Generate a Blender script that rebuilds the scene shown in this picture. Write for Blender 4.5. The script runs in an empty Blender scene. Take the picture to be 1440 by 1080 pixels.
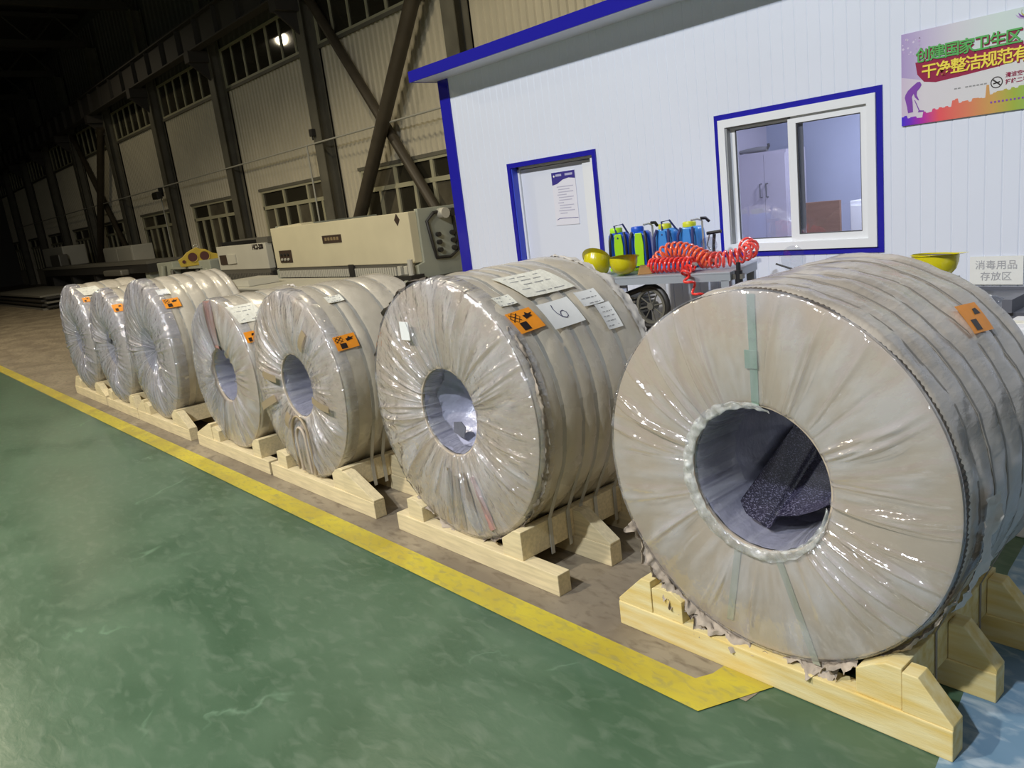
import bpy, bmesh, math, random
from mathutils import Vector, Matrix, noise
sc = bpy.context.scene
COL = sc.collection
PI = math.pi
R = math.radians
random.seed(7)

# ------------------------------------------------------------------ camera
F_PX, YAW, PITCH, ROLL, CAM_H = 1104.46, 0.874886, 0.230661, -0.124268, 1.7
cy_, sy_ = math.cos(YAW), math.sin(YAW)
cp_, sp_ = math.cos(PITCH), math.sin(PITCH)
fw = Vector((-sy_ * cp_, cy_ * cp_, -sp_))
rt = Vector((cy_, sy_, 0))
up = rt.cross(fw)
rt2 = rt * math.cos(ROLL) + up * math.sin(ROLL)
up2 = -rt * math.sin(ROLL) + up * math.cos(ROLL)
cd = bpy.data.cameras.new('camera')
cam = bpy.data.objects.new('camera', cd)
COL.objects.link(cam)
cam.matrix_world = Matrix(((rt2.x, up2.x, -fw.x, 0), (rt2.y, up2.y, -fw.y, 0),
                           (rt2.z, up2.z, -fw.z, CAM_H), (0, 0, 0, 1)))
cd.sensor_width = 36
cd.lens = F_PX / 1440 * 36
cd.clip_start, cd.clip_end = 0.05, 200
sc.camera = cam

# ------------------------------------------------------------------ world, lamps, exposure
w = bpy.data.worlds.new('world')
sc.world = w
w.use_nodes = True
w.node_tree.nodes['Background'].inputs[0].default_value = (0.10, 0.10, 0.12, 1)
w.node_tree.nodes['Background'].inputs[1].default_value = 0.05
sc.view_settings.view_transform = 'Standard'
sc.view_settings.look = 'None'
sc.view_settings.exposure = 0.06
sc.view_settings.gamma = 1.0
sc.view_settings.use_curve_mapping = False


def lamp(name, loc, power, col, size=0.45, to=None, kind='AREA', cone=150):
    l = bpy.data.lights.new(name, kind)
    l.energy = power
    l.color = col
    if kind == 'AREA':
        l.shape = 'DISK'
        l.size = size
    elif kind == 'SPOT':
        l.spot_size = R(cone)
        l.spot_blend = 0.35
        l.shadow_soft_size = size / 2
    else:
        l.shadow_soft_size = size / 2
    o = bpy.data.objects.new(name, l)
    COL.objects.link(o)
    o.location = loc
    d = (Vector(to) - Vector(loc)) if to else Vector((0, 0, -1))
    o.rotation_euler = d.to_track_quat('-Z', 'Y').to_euler()
    return o


WARM = (1.0, 0.87, 0.62)
NEUT = (1.0, 0.93, 0.82)
COOL = (0.84, 0.90, 1.0)
lamp('high_bay_lamp', (-6.0, -5.5, 9.0), 1150, NEUT)
lamp('high_bay_lamp', (-1.6, -6.0, 9.0), 1400, COOL)
lamp('high_bay_lamp', (4.0, -6.0, 9.0), 190, COOL)
lamp('high_bay_lamp', (-19.5, -1.5, 9.0), 2500, WARM, kind='SPOT', cone=148)
lamp('high_bay_lamp', (-31.0, 5.0, 9.0), 230, WARM, kind='SPOT', cone=172)
lamp('high_bay_lamp', (-9.5, 4.5, 9.5), 900, WARM, kind='SPOT', cone=140)
lamp('cabin_ceiling_lamp', (-2.6, 6.0, 2.6), 68, (0.84, 0.87, 1.0), 0.4)

# ------------------------------------------------------------------ materials
MATS = {}


def mat(name, col, rough=0.6, metal=0.0, var=0.0, vscale=8.0, col2=None, bump=0.0, bscale=40.0, spec=0.5,
        coat=0.0, stretch=(1, 1, 1), rvar=0.0, detail=6.0):
    if name in MATS:
        return MATS[name]
    m = bpy.data.materials.new(name)
    m.use_nodes = True
    nt = m.node_tree
    b = nt.nodes['Principled BSDF']
    b.inputs['Base Color'].default_value = (*col, 1)
    b.inputs['Roughness'].default_value = rough
    b.inputs['Metallic'].default_value = metal
    b.inputs['Specular IOR Level'].default_value = spec
    b.inputs['Coat Weight'].default_value = coat
    b.inputs['Coat Roughness'].default_value = 0.12
    if var or bump or rvar:
        tc = nt.nodes.new('ShaderNodeTexCoord')
        mp = nt.nodes.new('ShaderNodeMapping')
        mp.inputs['Scale'].default_value = stretch
        nt.links.new(tc.outputs['Object'], mp.inputs['Vector'])
    if var:
        n = nt.nodes.new('ShaderNodeTexNoise')
        n.inputs['Scale'].default_value = vscale
        n.inputs['Detail'].default_value = detail
        nt.links.new(mp.outputs[0], n.inputs['Vector'])
        cr = nt.nodes.new('ShaderNodeValToRGB')
        c2 = col2 or tuple(c * (1 - var) for c in col)
        cr.color_ramp.elements[0].position = 0.3
        cr.color_ramp.elements[0].color = (*c2, 1)
        cr.color_ramp.elements[1].position = 0.7
        cr.color_ramp.elements[1].color = (*col, 1)
        nt.links.new(n.outputs['Fac'], cr.inputs['Fac'])
        nt.links.new(cr.outputs[0], b.inputs['Base Color'])
        if rvar:
            mr = nt.nodes.new('ShaderNodeMapRange')
            mr.inputs['To Min'].default_value = rough - rvar
            mr.inputs['To Max'].default_value = rough + rvar
            nt.links.new(n.outputs['Fac'], mr.inputs['Value'])
            nt.links.new(mr.outputs[0], b.inputs['Roughness'])
    if bump:
        n2 = nt.nodes.new('ShaderNodeTexNoise')
        n2.inputs['Scale'].default_value = bscale
        n2.inputs['Detail'].default_value = 4
        nt.links.new(mp.outputs[0], n2.inputs['Vector'])
        bp = nt.nodes.new('ShaderNodeBump')
        bp.inputs['Strength'].default_value = bump
        bp.inputs['Distance'].default_value = 0.02
        nt.links.new(n2.outputs['Fac'], bp.inputs['Height'])
        nt.links.new(bp.outputs[0], b.inputs['Normal'])
    MATS[name] = m
    return m


def film_mat(name, haze, tint, rough=0.13, streak=0.25, bump=0.35):
    """stretched clear wrapping film: thin clear sheet, glossy, hazy where it is creased"""
    m = bpy.data.materials.new(name)
    m.use_nodes = True
    nt = m.node_tree
    out = nt.nodes['Material Output']
    nt.nodes.remove(nt.nodes['Principled BSDF'])
    uv = nt.nodes.new('ShaderNodeUVMap')
    mp = nt.nodes.new('ShaderNodeMapping')
    mp.inputs['Scale'].default_value = (34, 2.2, 1)
    nt.links.new(uv.outputs[0], mp.inputs['Vector'])
    n = nt.nodes.new('ShaderNodeTexNoise')
    n.inputs['Scale'].default_value = 1.0
    n.inputs['Detail'].default_value = 5
    nt.links.new(mp.outputs[0], n.inputs['Vector'])
    tc = nt.nodes.new('ShaderNodeTexCoord')
    n3 = nt.nodes.new('ShaderNodeTexNoise')
    n3.inputs['Scale'].default_value = 16
    n3.inputs['Detail'].default_value = 2
    nt.links.new(tc.outputs['Object'], n3.inputs['Vector'])
    add = nt.nodes.new('ShaderNodeMath')
    add.operation = 'MULTIPLY_ADD'
    add.inputs[1].default_value = 0.9
    sb = nt.nodes.new('ShaderNodeMath')
    sb.operation = 'SUBTRACT'
    sb.inputs[1].default_value = 0.5
    nt.links.new(n.outputs['Fac'], sb.inputs[0])
    ab = nt.nodes.new('ShaderNodeMath')
    ab.operation = 'ABSOLUTE'
    nt.links.new(sb.outputs[0], ab.inputs[0])
    iv = nt.nodes.new('ShaderNodeMath')
    iv.operation = 'MULTIPLY'
    iv.inputs[1].default_value = -2.2
    nt.links.new(ab.outputs[0], iv.inputs[0])
    nt.links.new(n3.outputs['Fac'], add.inputs[0])
    nt.links.new(iv.outputs[0], add.inputs[2])
    bp = nt.nodes.new('ShaderNodeBump')
    bp.inputs['Strength'].default_value = bump
    bp.inputs['Distance'].default_value = 0.03
    nt.links.new(add.outputs[0], bp.inputs['Height'])
    mr = nt.nodes.new('ShaderNodeMapRange')
    mr.inputs['From Min'].default_value = 0.45
    mr.inputs['From Max'].default_value = 0.75
    mr.inputs['To Min'].default_value = haze
    mr.inputs['To Max'].default_value = haze + streak
    n4 = nt.nodes.new('ShaderNodeTexNoise')
    n4.inputs['Scale'].default_value = 2.6
    n4.inputs['Detail'].default_value = 2
    nt.links.new(tc.outputs['Object'], n4.inputs['Vector'])
    hz = nt.nodes.new('ShaderNodeMath')
    hz.operation = 'MULTIPLY_ADD'
    hz.inputs[1].default_value = 0.9
    hz.inputs[2].default_value = -0.40
    nt.links.new(n4.outputs['Fac'], hz.inputs[0])
    h2 = nt.nodes.new('ShaderNodeMath')
    nt.links.new(hz.outputs[0], h2.inputs[0])
    nt.links.new(n.outputs['Fac'], h2.inputs[1])
    nt.links.new(h2.outputs[0], mr.inputs['Value'])
    tr = nt.nodes.new('ShaderNodeBsdfTransparent')
    tr.inputs[0].default_value = (0.97, 0.97, 0.98, 1)
    df = nt.nodes.new('ShaderNodeBsdfDiffuse')
    df.inputs[0].default_value = (*tint, 1)
    mx = nt.nodes.new('ShaderNodeMixShader')
    nt.links.new(mr.outputs[0], mx.inputs[0])
    nt.links.new(tr.outputs[0], mx.inputs[1])
    nt.links.new(df.outputs[0], mx.inputs[2])
    lw = nt.nodes.new('ShaderNodeLayerWeight')
    lw.inputs['Blend'].default_value = 0.5
    nt.links.new(bp.outputs[0], lw.inputs['Normal'])
    pw = nt.nodes.new('ShaderNodeMath')
    pw.operation = 'POWER'
    pw.inputs[1].default_value = 4.0
    nt.links.new(lw.outputs['Facing'], pw.inputs[0])
    fr = nt.nodes.new('ShaderNodeMath')
    fr.operation = 'MULTIPLY_ADD'
    fr.use_clamp = True
    fr.inputs[1].default_value = 0.75
    fr.inputs[2].default_value = 0.15
    nt.links.new(pw.outputs[0], fr.inputs[0])
    gl = nt.nodes.new('ShaderNodeBsdfGlossy')
    gl.inputs['Roughness'].default_value = rough
    nt.links.new(bp.outputs[0], gl.inputs['Normal'])
    m2 = nt.nodes.new('ShaderNodeMixShader')
    nt.links.new(fr.outputs[0], m2.inputs[0])
    nt.links.new(mx.outputs[0], m2.inputs[1])
    nt.links.new(gl.outputs[0], m2.inputs[2])
    nt.links.new(m2.outputs[0], out.inputs[0])
    return m


def glass_mat(name, tint, fac):
    m = bpy.data.materials.new(name)
    m.use_nodes = True
    nt = m.node_tree
    out = nt.nodes['Material Output']
    gl = nt.nodes.new('ShaderNodeBsdfGlossy')
    gl.inputs['Roughness'].default_value = 0.03
    tr = nt.nodes.new('ShaderNodeBsdfTransparent')
    tr.inputs[0].default_value = (*tint, 1)
    mx = nt.nodes.new('ShaderNodeMixShader')
    mx.inputs[0].default_value = fac
    nt.links.new(tr.outputs[0], mx.inputs[1])
    nt.links.new(gl.outputs[0], mx.inputs[2])
    nt.links.new(mx.outputs[0], out.inputs[0])
    return m


def ramp_mat(name, stops, axis=0, lo=0.0, hi=1.0, rough=0.35):
    """printed gradient running along one local axis of a flat print"""
    m = bpy.data.materials.new(name)
    m.use_nodes = True
    nt = m.node_tree
    b = nt.nodes['Principled BSDF']
    b.inputs['Roughness'].default_value = rough
    tc = nt.nodes.new('ShaderNodeTexCoord')
    sp = nt.nodes.new('ShaderNodeSeparateXYZ')
    nt.links.new(tc.outputs['Object'], sp.inputs[0])
    mr = nt.nodes.new('ShaderNodeMapRange')
    mr.inputs['From Min'].default_value = lo
    mr.inputs['From Max'].default_value = hi
    nt.links.new(sp.outputs[axis], mr.inputs['Value'])
    cr = nt.nodes.new('ShaderNodeValToRGB')
    e = cr.color_ramp.elements
    while len(e) < len(stops):
        e.new(0.5)
    for i, (p, c) in enumerate(stops):
        e[i].position = p
        e[i].color = (*c, 1)
    nt.links.new(mr.outputs[0], cr.inputs[0])
    nt.links.new(cr.outputs[0], b.inputs['Base Color'])
    return m


M = dict(
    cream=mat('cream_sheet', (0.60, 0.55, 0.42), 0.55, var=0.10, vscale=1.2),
    column=mat('grey_steel', (0.16, 0.15, 0.115), 0.6, var=0.3, vscale=2),
    brace=mat('brown_steel', (0.075, 0.06, 0.04), 0.5, var=0.3, vscale=3),
    roof=mat('dark_roof', (0.035, 0.032, 0.032), 0.8),
    girder=mat('dark_girder', (0.05, 0.045, 0.04), 0.7),
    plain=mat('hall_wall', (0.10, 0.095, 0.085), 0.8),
    fframe=mat('window_frame_cream', (0.42, 0.40, 0.27), 0.5),
    fglass=mat('night_glass', (0.035, 0.032, 0.022), 0.05, spec=0.6),
    fglass2=mat('dusty_glass', (0.13, 0.115, 0.08), 0.35, var=0.4, vscale=3),
    conduit=mat('conduit_grey', (0.45, 0.44, 0.38), 0.5),
    white=mat('cabin_white', (0.76, 0.80, 0.90), 0.35, var=0.03, vscale=1.5),
    blue=mat('cabin_blue', (0.018, 0.016, 0.36), 0.25, coat=0.3),
    pvc=mat('pvc_white', (0.83, 0.85, 0.87), 0.3),
    rail=mat('window_rail', (0.35, 0.36, 0.36), 0.4),
    seal=mat('window_seal', (0.08, 0.08, 0.08), 0.6),
    wood=mat('pine', (0.76, 0.63, 0.37), 0.65, var=0.22, vscale=5, stretch=(1.2, 14, 14), bump=0.08, bscale=30),
    wood_yellow=mat('pine_yellow', (0.76, 0.66, 0.36), 0.65, var=0.2, vscale=3.5, col2=(0.66, 0.47, 0.13), stretch=(1.0, 8, 8), bump=0.1, bscale=30),
    wood2=mat('pine_end', (0.74, 0.62, 0.38), 0.7, var=0.25, vscale=18),
    board=mat('wrapped_board', (0.54, 0.44, 0.33), 0.6, var=0.12, vscale=2.0),
    board_grey=mat('wrapped_board_grey', (0.60, 0.51, 0.40), 0.6, var=0.12, vscale=2.0),
    wrap=mat('coil_wrap', (0.58, 0.52, 0.41), 0.27, var=0.16, vscale=6, bump=0.14, bscale=18, rvar=0.06, coat=0.45),
    wrap_dusty=mat('coil_wrap_dusty', (0.54, 0.475, 0.39), 0.28, var=0.30, vscale=7, bump=0.38, bscale=20, rvar=0.08, stretch=(1, .35, 1), coat=0.45),
    band=mat('binding_band', (0.47, 0.455, 0.40), 0.32, metal=0.25, var=0.15, vscale=10),
    seam=mat('wrap_seam', (0.27, 0.24, 0.20), 0.6),
    crepe=mat('crepe_edge', (0.13, 0.105, 0.08), 0.8, var=0.35, vscale=20),
    kraft=mat('torn_kraft', (0.46, 0.38, 0.29), 0.85, var=0.4, vscale=20),
    tornw=mat('torn_white', (0.62, 0.58, 0.52), 0.8, var=0.15, vscale=20),
    bore=mat('bore_lining', (0.40, 0.40, 0.50), 0.30, var=0.25, vscale=6, bump=0.5, bscale=14),
    boredark=mat('bore_dark', (0.17, 0.17, 0.20), 0.4, var=0.3, vscale=9, bump=0.4, bscale=14),
    green_strap=mat('green_strap', (0.22, 0.33, 0.25), 0.4),
    orange=mat('orange_label', (0.95, 0.33, 0.02), 0.5, var=0.1, vscale=20),
    black=mat('black_print', (0.02, 0.012, 0.01), 0.5),
    paper=mat('white_paper', (0.83, 0.83, 0.79), 0.6, var=0.05, vscale=20),
    paper2=mat('cream_paper', (0.82, 0.80, 0.68), 0.55, var=0.10, vscale=14, bump=0.3, bscale=24),
    ink=mat('grey_ink', (0.30, 0.30, 0.30), 0.7),
    pen=mat('blue_pen', (0.05, 0.05, 0.12), 0.5),
    pinkt=mat('pink_tape', (0.42, 0.22, 0.18), 0.5),
    brownt=mat('brown_tape', (0.33, 0.25, 0.15), 0.45),
    shear=mat('machine_cream', (0.72, 0.66, 0.46), 0.45, var=0.10, vscale=1.5),
    shearw=mat('machine_white', (0.60, 0.58, 0.49), 0.5, var=0.10, vscale=1.5),
    sheargreen=mat('machine_grey_green', (0.42, 0.44, 0.36), 0.5, var=0.12, vscale=1.5),
    dark=mat('dark_steel', (0.03, 0.028, 0.025), 0.5),
    midsteel=mat('mid_steel', (0.20, 0.19, 0.16), 0.45, metal=0.4),
    plate=mat('nameplate', (0.06, 0.04, 0.03), 0.4),
    plategreen=mat('plate_green', (0.03, 0.09, 0.06), 0.4),
    gold=mat('plate_text', (0.26, 0.19, 0.10), 0.5),
    yellowm=mat('hoist_yellow', (0.55, 0.40, 0.04), 0.45, var=0.15, vscale=4),
    redhole=mat('hole_red', (0.08, 0.02, 0.015), 0.6),
    bench=mat('bench_grey', (0.34, 0.37, 0.40), 0.4),
    benchdark=mat('bench_slate', (0.12, 0.125, 0.15), 0.45),
    benchblue=mat('bench_panel', (0.40, 0.43, 0.55), 0.4),
    tblue=mat('tank_blue', (0.015, 0.10, 0.62), 0.3),
    tsky=mat('tank_sky', (0.06, 0.28, 0.72), 0.3),
    lime=mat('lime_plastic', (0.42, 0.80, 0.02), 0.35),
    lid_y=mat('lid_yellow', (0.62, 0.66, 0.03), 0.35),
    blackp=mat('black_plastic', (0.015, 0.015, 0.018), 0.5),
    navy=mat('navy_webbing', (0.03, 0.04, 0.16), 0.7),
    chrome=mat('lever_metal', (0.55, 0.56, 0.52), 0.3, metal=0.6),
    hred=mat('hose_red', (0.85, 0.045, 0.035), 0.25, coat=0.4),
    horange=mat('hose_orange', (0.90, 0.15, 0.055), 0.25, coat=0.4),
    hpink=mat('hose_pink', (0.90, 0.10, 0.08), 0.25, coat=0.4),
    helmet=mat('helmet_yellow', (0.68, 0.60, 0.01), 0.25, coat=0.5),
    liner=mat('helmet_liner', (0.20, 0.18, 0.15), 0.8),
    cab=mat('cabinet_lilac', (0.60, 0.57, 0.64), 0.5),
    brown=mat('brown_board', (0.34, 0.20, 0.14), 0.6, var=0.25, vscale=4, stretch=(1, 1, 9)),
    handle=mat('handle_grey', (0.25, 0.25, 0.26), 0.3, metal=0.7),
    carton=mat('white_carton', (0.75, 0.75, 0.77), 0.6),
)
M['film'] = film_mat('clear_film', 0.06, (0.72, 0.72, 0.75), 0.085, 0.30, 0.20)
M['film_rim'] = film_mat('gathered_film', 0.34, (0.70, 0.70, 0.66), 0.10, 0.35, 0.6)
M['film_grey'] = film_mat('grey_film', 0.34, (0.50, 0.49, 0.53), 0.11, 0.30, 0.9)
M['film_mid'] = film_mat('milky_film', 0.10, (0.70, 0.69, 0.71), 0.10, 0.30, 0.9)
M['glass'] = glass_mat('cabin_glass', (0.80, 0.81, 0.86), 0.08)
M['clear'] = glass_mat('clear_plastic', (0.86, 0.88, 0.92), 0.12)


# black foam with silver flecks
def foam():
    m = bpy.data.materials.new('flecked_foam')
    m.use_nodes = True
    nt = m.node_tree
    b = nt.nodes['Principled BSDF']
    b.inputs['Roughness'].default_value = 0.45
    tc = nt.nodes.new('ShaderNodeTexCoord')
    v = nt.nodes.new('ShaderNodeTexNoise')
    v.inputs['Scale'].default_value = 170
    v.inputs['Detail'].default_value = 2
    nt.links.new(tc.outputs['Object'], v.inputs['Vector'])
    cr = nt.nodes.new('ShaderNodeValToRGB')
    e = cr.color_ramp.elements
    e[0].position, e[0].color = 0.52, (0.020, 0.016, 0.04, 1)
    e[1].position, e[1].color = 0.72, (0.42, 0.40, 0.55, 1)
    nt.links.new(v.outputs['Fac'], cr.inputs[0])
    nt.links.new(cr.outputs[0], b.inputs['Base Color'])
    return m


M['foam'] = foam()


def floor_mat(name, c1, c2, c3, rough, scale):
    """worn coated floor: mottled colour, fine scuffs, uneven gloss"""
    m = bpy.data.materials.new(name)
    m.use_nodes = True
    nt = m.node_tree
    b = nt.nodes['Principled BSDF']
    b.inputs['Specular IOR Level'].default_value = 0.38
    tc = nt.nodes.new('ShaderNodeTexCoord')

    def nz(s, d, stretch=(1, 1, 1), dist=0.0):
        mp = nt.nodes.new('ShaderNodeMapping')
        mp.inputs['Scale'].default_value = stretch
        mp.inputs['Rotation'].default_value = (0, 0, 0.5)
        nt.links.new(tc.outputs['Object'], mp.inputs['Vector'])
        n = nt.nodes.new('ShaderNodeTexNoise')
        n.inputs['Scale'].default_value = s
        n.inputs['Detail'].default_value = d
        n.inputs['Distortion'].default_value = dist
        nt.links.new(mp.outputs[0], n.inputs['Vector'])
        return n

    n1 = nz(scale, 9, (1, 1.6, 1), 0.6)
    cr = nt.nodes.new('ShaderNodeValToRGB')
    e = cr.color_ramp.elements
    e[0].position, e[0].color = 0.38, (*c2, 1)
    e[1].position, e[1].color = 0.62, (*c1, 1)
    nt.links.new(n1.outputs['Fac'], cr.inputs[0])
    n2 = nz(scale * 7, 10, (1, 2.2, 1), 0.5)
    mr = nt.nodes.new('ShaderNodeMapRange')
    mr.inputs['From Min'].default_value = 0.50
    mr.inputs['From Max'].default_value = 0.72
    mr.inputs['To Max'].default_value = 0.8
    nt.links.new(n2.outputs['Fac'], mr.inputs['Value'])
    mx = nt.nodes.new('ShaderNodeMix')
    mx.data_type = 'RGBA'
    nt.links.new(mr.outputs[0], mx.inputs['Factor'])
    nt.links.new(cr.outputs[0], mx.inputs['A'])
    mx.inputs['B'].default_value = (*c3, 1)
    vo = nt.nodes.new('ShaderNodeTexVoronoi')
    vo.feature = 'DISTANCE_TO_EDGE'
    vo.inputs['Scale'].default_value = 0.55
    nd = nz(1.1, 4, (1, 1, 1), 1.5)
    vm = nt.nodes.new('ShaderNodeVectorMath')
    vm.operation = 'ADD'
    nt.links.new(tc.outputs['Object'], vm.inputs[0])
    nt.links.new(nd.outputs['Color'], vm.inputs[1])
    nt.links.new(vm.outputs[0], vo.inputs['Vector'])
    ms = nt.nodes.new('ShaderNodeMapRange')
    ms.inputs['From Min'].default_value = 0.0
    ms.inputs['From Max'].default_value = 0.010
    ms.inputs['To Min'].default_value = 1.0
    ms.inputs['To Max'].default_value = 0.0
    nt.links.new(vo.outputs['Distance'], ms.inputs['Value'])
    mk = nt.nodes.new('ShaderNodeMapRange')
    mk.inputs['From Min'].default_value = 0.56
    mk.inputs['From Max'].default_value = 0.68
    mk.inputs['To Max'].default_value = 0.6
    nt.links.new(nz(1.7, 6).outputs['Fac'], mk.inputs['Value'])
    mm = nt.nodes.new('ShaderNodeMath')
    mm.operation = 'MULTIPLY'
    nt.links.new(ms.outputs[0], mm.inputs[0])
    nt.links.new(mk.outputs[0], mm.inputs[1])
    mx2 = nt.nodes.new('ShaderNodeMix')
    mx2.data_type = 'RGBA'
    nt.links.new(mm.outputs[0], mx2.inputs['Factor'])
    nt.links.new(mx.outputs['Result'], mx2.inputs['A'])
    mx2.inputs['B'].default_value = (*[min(1, c * 2.2 + 0.06) for c in c1], 1)
    nt.links.new(mx2.outputs['Result'], b.inputs['Base Color'])
    mr2 = nt.nodes.new('ShaderNodeMapRange')
    mr2.inputs['To Min'].default_value = rough - 0.05
    mr2.inputs['To Max'].default_value = rough + 0.07
    nt.links.new(n1.outputs['Fac'], mr2.inputs['Value'])
    nt.links.new(mr2.outputs[0], b.inputs['Roughness'])
    bp = nt.nodes.new('ShaderNodeBump')
    bp.inputs['Strength'].default_value = 0.12
    bp.inputs['Distance'].default_value = 0.01
    nt.links.new(n2.outputs['Fac'], bp.inputs['Height'])
    nt.links.new(bp.outputs[0], b.inputs['Normal'])
    return m


M['fl_green'] = floor_mat('green_epoxy', (0.076, 0.133, 0.078), (0.050, 0.098, 0.053), (0.11, 0.16, 0.105), 0.31, 1.3)
M['fl_conc'] = floor_mat('dusty_concrete', (0.27, 0.225, 0.155), (0.18, 0.145, 0.10), (0.12, 0.09, 0.06), 0.55, 1.6)
M['fl_blue'] = floor_mat('blue_floor', (0.19, 0.30, 0.41), (0.13, 0.23, 0.32), (0.45, 0.52, 0.56), 0.4, 1.2)
M['fl_yellow'] = floor_mat('yellow_paint', (0.52, 0.43, 0.035), (0.42, 0.33, 0.04), (0.30, 0.26, 0.08), 0.42, 2.5)


# ------------------------------------------------------------------ mesh helpers
class MB:
    def __init__(self):
        self.v, self.f, self.uv = [], [], None

    def box(self, x0, x1, y0, y1, z0, z1):
        n = len(self.v)
        self.v += [(x0, y0, z0), (x1, y0, z0), (x1, y1, z0), (x0, y1, z0), (x0, y0, z1), (x1, y0, z1), (x1, y1, z1), (x0, y1, z1)]
        self.f += [tuple(n + i for i in q) for q in ((0, 3, 2, 1), (4, 5, 6, 7), (0, 1, 5, 4), (1, 2, 6, 5), (2, 3, 7, 6), (3, 0, 4, 7))]
        return self

    def prism(self, poly, a0, a1, axis='y'):
        """poly in the plane square to axis: (x,z) for y, (x,y) for z, (y,z) for x"""
        n = len(self.v)
        k = len(poly)
        for a in (a0, a1):
            for p, q in poly:
                self.v.append({'y': (p, a, q), 'z': (p, q, a), 'x': (a, p, q)}[axis])
        for i in range(k):
            j = (i + 1) % k
            self.f.append((n + i, n + j, n + k + j, n + k + i))
        self.f.append(tuple(range(n, n + k))[::-1])
        self.f.append(tuple(range(n + k, n + 2 * k)))
        return self

    def tube(self, pts, r, seg=8, closed=False, cap=True):
        pts = [Vector(p) for p in pts]
        n0 = len(self.v)
        k = len(pts)
        ref = None
        for i, p in enumerate(pts):
            a = pts[(i - 1) % k] if (closed or i) else p
            b = pts[(i + 1) % k] if (closed or i < k - 1) else p
            t = (b - a).normalized()
            if ref is None:
                ref = Vector((0, 0, 1)) if abs(t.z) < 0.9 else Vector((1, 0, 0))
            s = (ref - t * ref.dot(t)).normalized()
            ref = s
            q = t.cross(s)
            rr = r[i] if isinstance(r, (list, tuple)) else r
            for j in range(seg):
                an = 2 * PI * j / seg
                self.v.append(tuple(p + (s * math.cos(an) + q * math.sin(an)) * rr))
        for i in range(k if closed else k - 1):
            for j in range(seg):
                a, b = n0 + i * seg + j, n0 + i * seg + (j + 1) % seg
                c, d = n0 + ((i + 1) % k) * seg + (j + 1) % seg, n0 + ((i + 1) % k) * seg + j
                self.f.append((a, b, c, d))
        if cap and not closed:
            self.f.append(tuple(n0 + j for j in range(seg))[::-1])
            self.f.append(tuple(n0 + (k - 1) * seg + j for j in range(seg)))
        return self

    def cyl(self, p0, p1, r, seg=16):
        return self.tube([p0, p1], r, seg)

    def lathe(self, prof, c, axis='y', seg=48, closed_prof=False):
        n0 = len(self.v)
        k = len(prof)
        for i in range(seg):
            an = 2 * PI * i / seg
            for r, h in prof:
                a, b = r * math.cos(an), r * math.sin(an)
                self.v.append({'y': (c[0] + a, c[1] + h, c[2] + b), 'z': (c[0] + a, c[1] + b, c[2] + h),
                               'x': (c[0] + h, c[1] + a, c[2] + b)}[axis])
        for i in range(seg):
            j = (i + 1) % seg
            for q in range(k if closed_prof else k - 1):
                q2 = (q + 1) % k
                self.f.append((n0 + i * k + q, n0 + i * k + q2, n0 + j * k + q2, n0 + j * k + q))
        return self

    def grid(self, fn, nu, nv, wrap=False, uv=False):
        n0 = len(self.v)
        for i in range(nu + (0 if wrap else 1)):
            for j in range(nv + 1):
                self.v.append(tuple(fn(i / nu, j / nv)))
        m = nv + 1
        if uv and self.uv is None:
            self.uv = {}
        for i in range(nu):
            i2 = (i + 1) % nu if wrap else i + 1
            for j in range(nv):
                if uv:
                    self.uv[len(self.f)] = [(i / nu, j / nv), ((i + 1) / nu, j / nv), ((i + 1) / nu, (j + 1) / nv), (i / nu, (j + 1) / nv)]
                self.f.append((n0 + i * m + j, n0 + i2 * m + j, n0 + i2 * m + j + 1, n0 + i * m + j + 1))
        return self

    def ribbon(self, path, y0, y1, th):
        """flat strap: path of (x,z) points offset outwards, width y0..y1"""
        n0 = len(self.v)
        k = len(path)
        P = [Vector((p[0], p[1])) for p in path]
        for i in range(k):
            t = (P[min(i + 1, k - 1)] - P[max(i - 1, 0)]).normalized()
            nn = Vector((t.y, -t.x))
            o = P[i] + nn * th
            for q, y in ((P[i], y0), (P[i], y1), (o, y1), (o, y0)):
                self.v.append((q.x, y, q.y))
        for i in range(k - 1):
            a, b = n0 + i * 4, n0 + i * 4 + 4
            for j in range(4):
                j2 = (j + 1) % 4
                self.f.append((a + j, a + j2, b + j2, b + j))
        return self

    def build(self, name, material, parent=None, smooth=False, bevel=0, loc=None, weld=False, kind=None, label=None):
        me = bpy.data.meshes.new(name)
        me.from_pydata(self.v, [], self.f)
        if self.uv:
            ul = me.uv_layers.new(name='UVMap')
            for p in me.polygons:
                for li, t in zip(p.loop_indices, self.uv.get(p.index, [(0, 0)] * 9)):
                    ul.data[li].uv = t
        bm = bmesh.new()
        bm.from_mesh(me)
        if weld:
            bmesh.ops.remove_doubles(bm, verts=bm.verts, dist=1e-5)
        bmesh.ops.recalc_face_normals(bm, faces=bm.faces)
        if bevel:
            bmesh.ops.bevel(bm, geom=[e for e in bm.edges if len(e.link_faces) == 2 and e.calc_face_angle(0) > 0.5],
                            offset=bevel, segments=2, affect='EDGES', profile=0.6, clamp_overlap=True)
        bm.to_mesh(me)
        bm.free()
        if smooth:
            me.shade_smooth()
            try:
                me.set_sharp_from_angle(angle=R(45 if smooth is True else smooth))
            except Exception:
                pass
        me.materials.append(material)
        o = bpy.data.objects.new(name, me)
        COL.objects.link(o)
        if parent:
            o.parent = parent
        if loc:
            o.location = loc
        if kind:
            o['kind'] = kind
        if label:
            o['label'] = label
        return o


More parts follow.
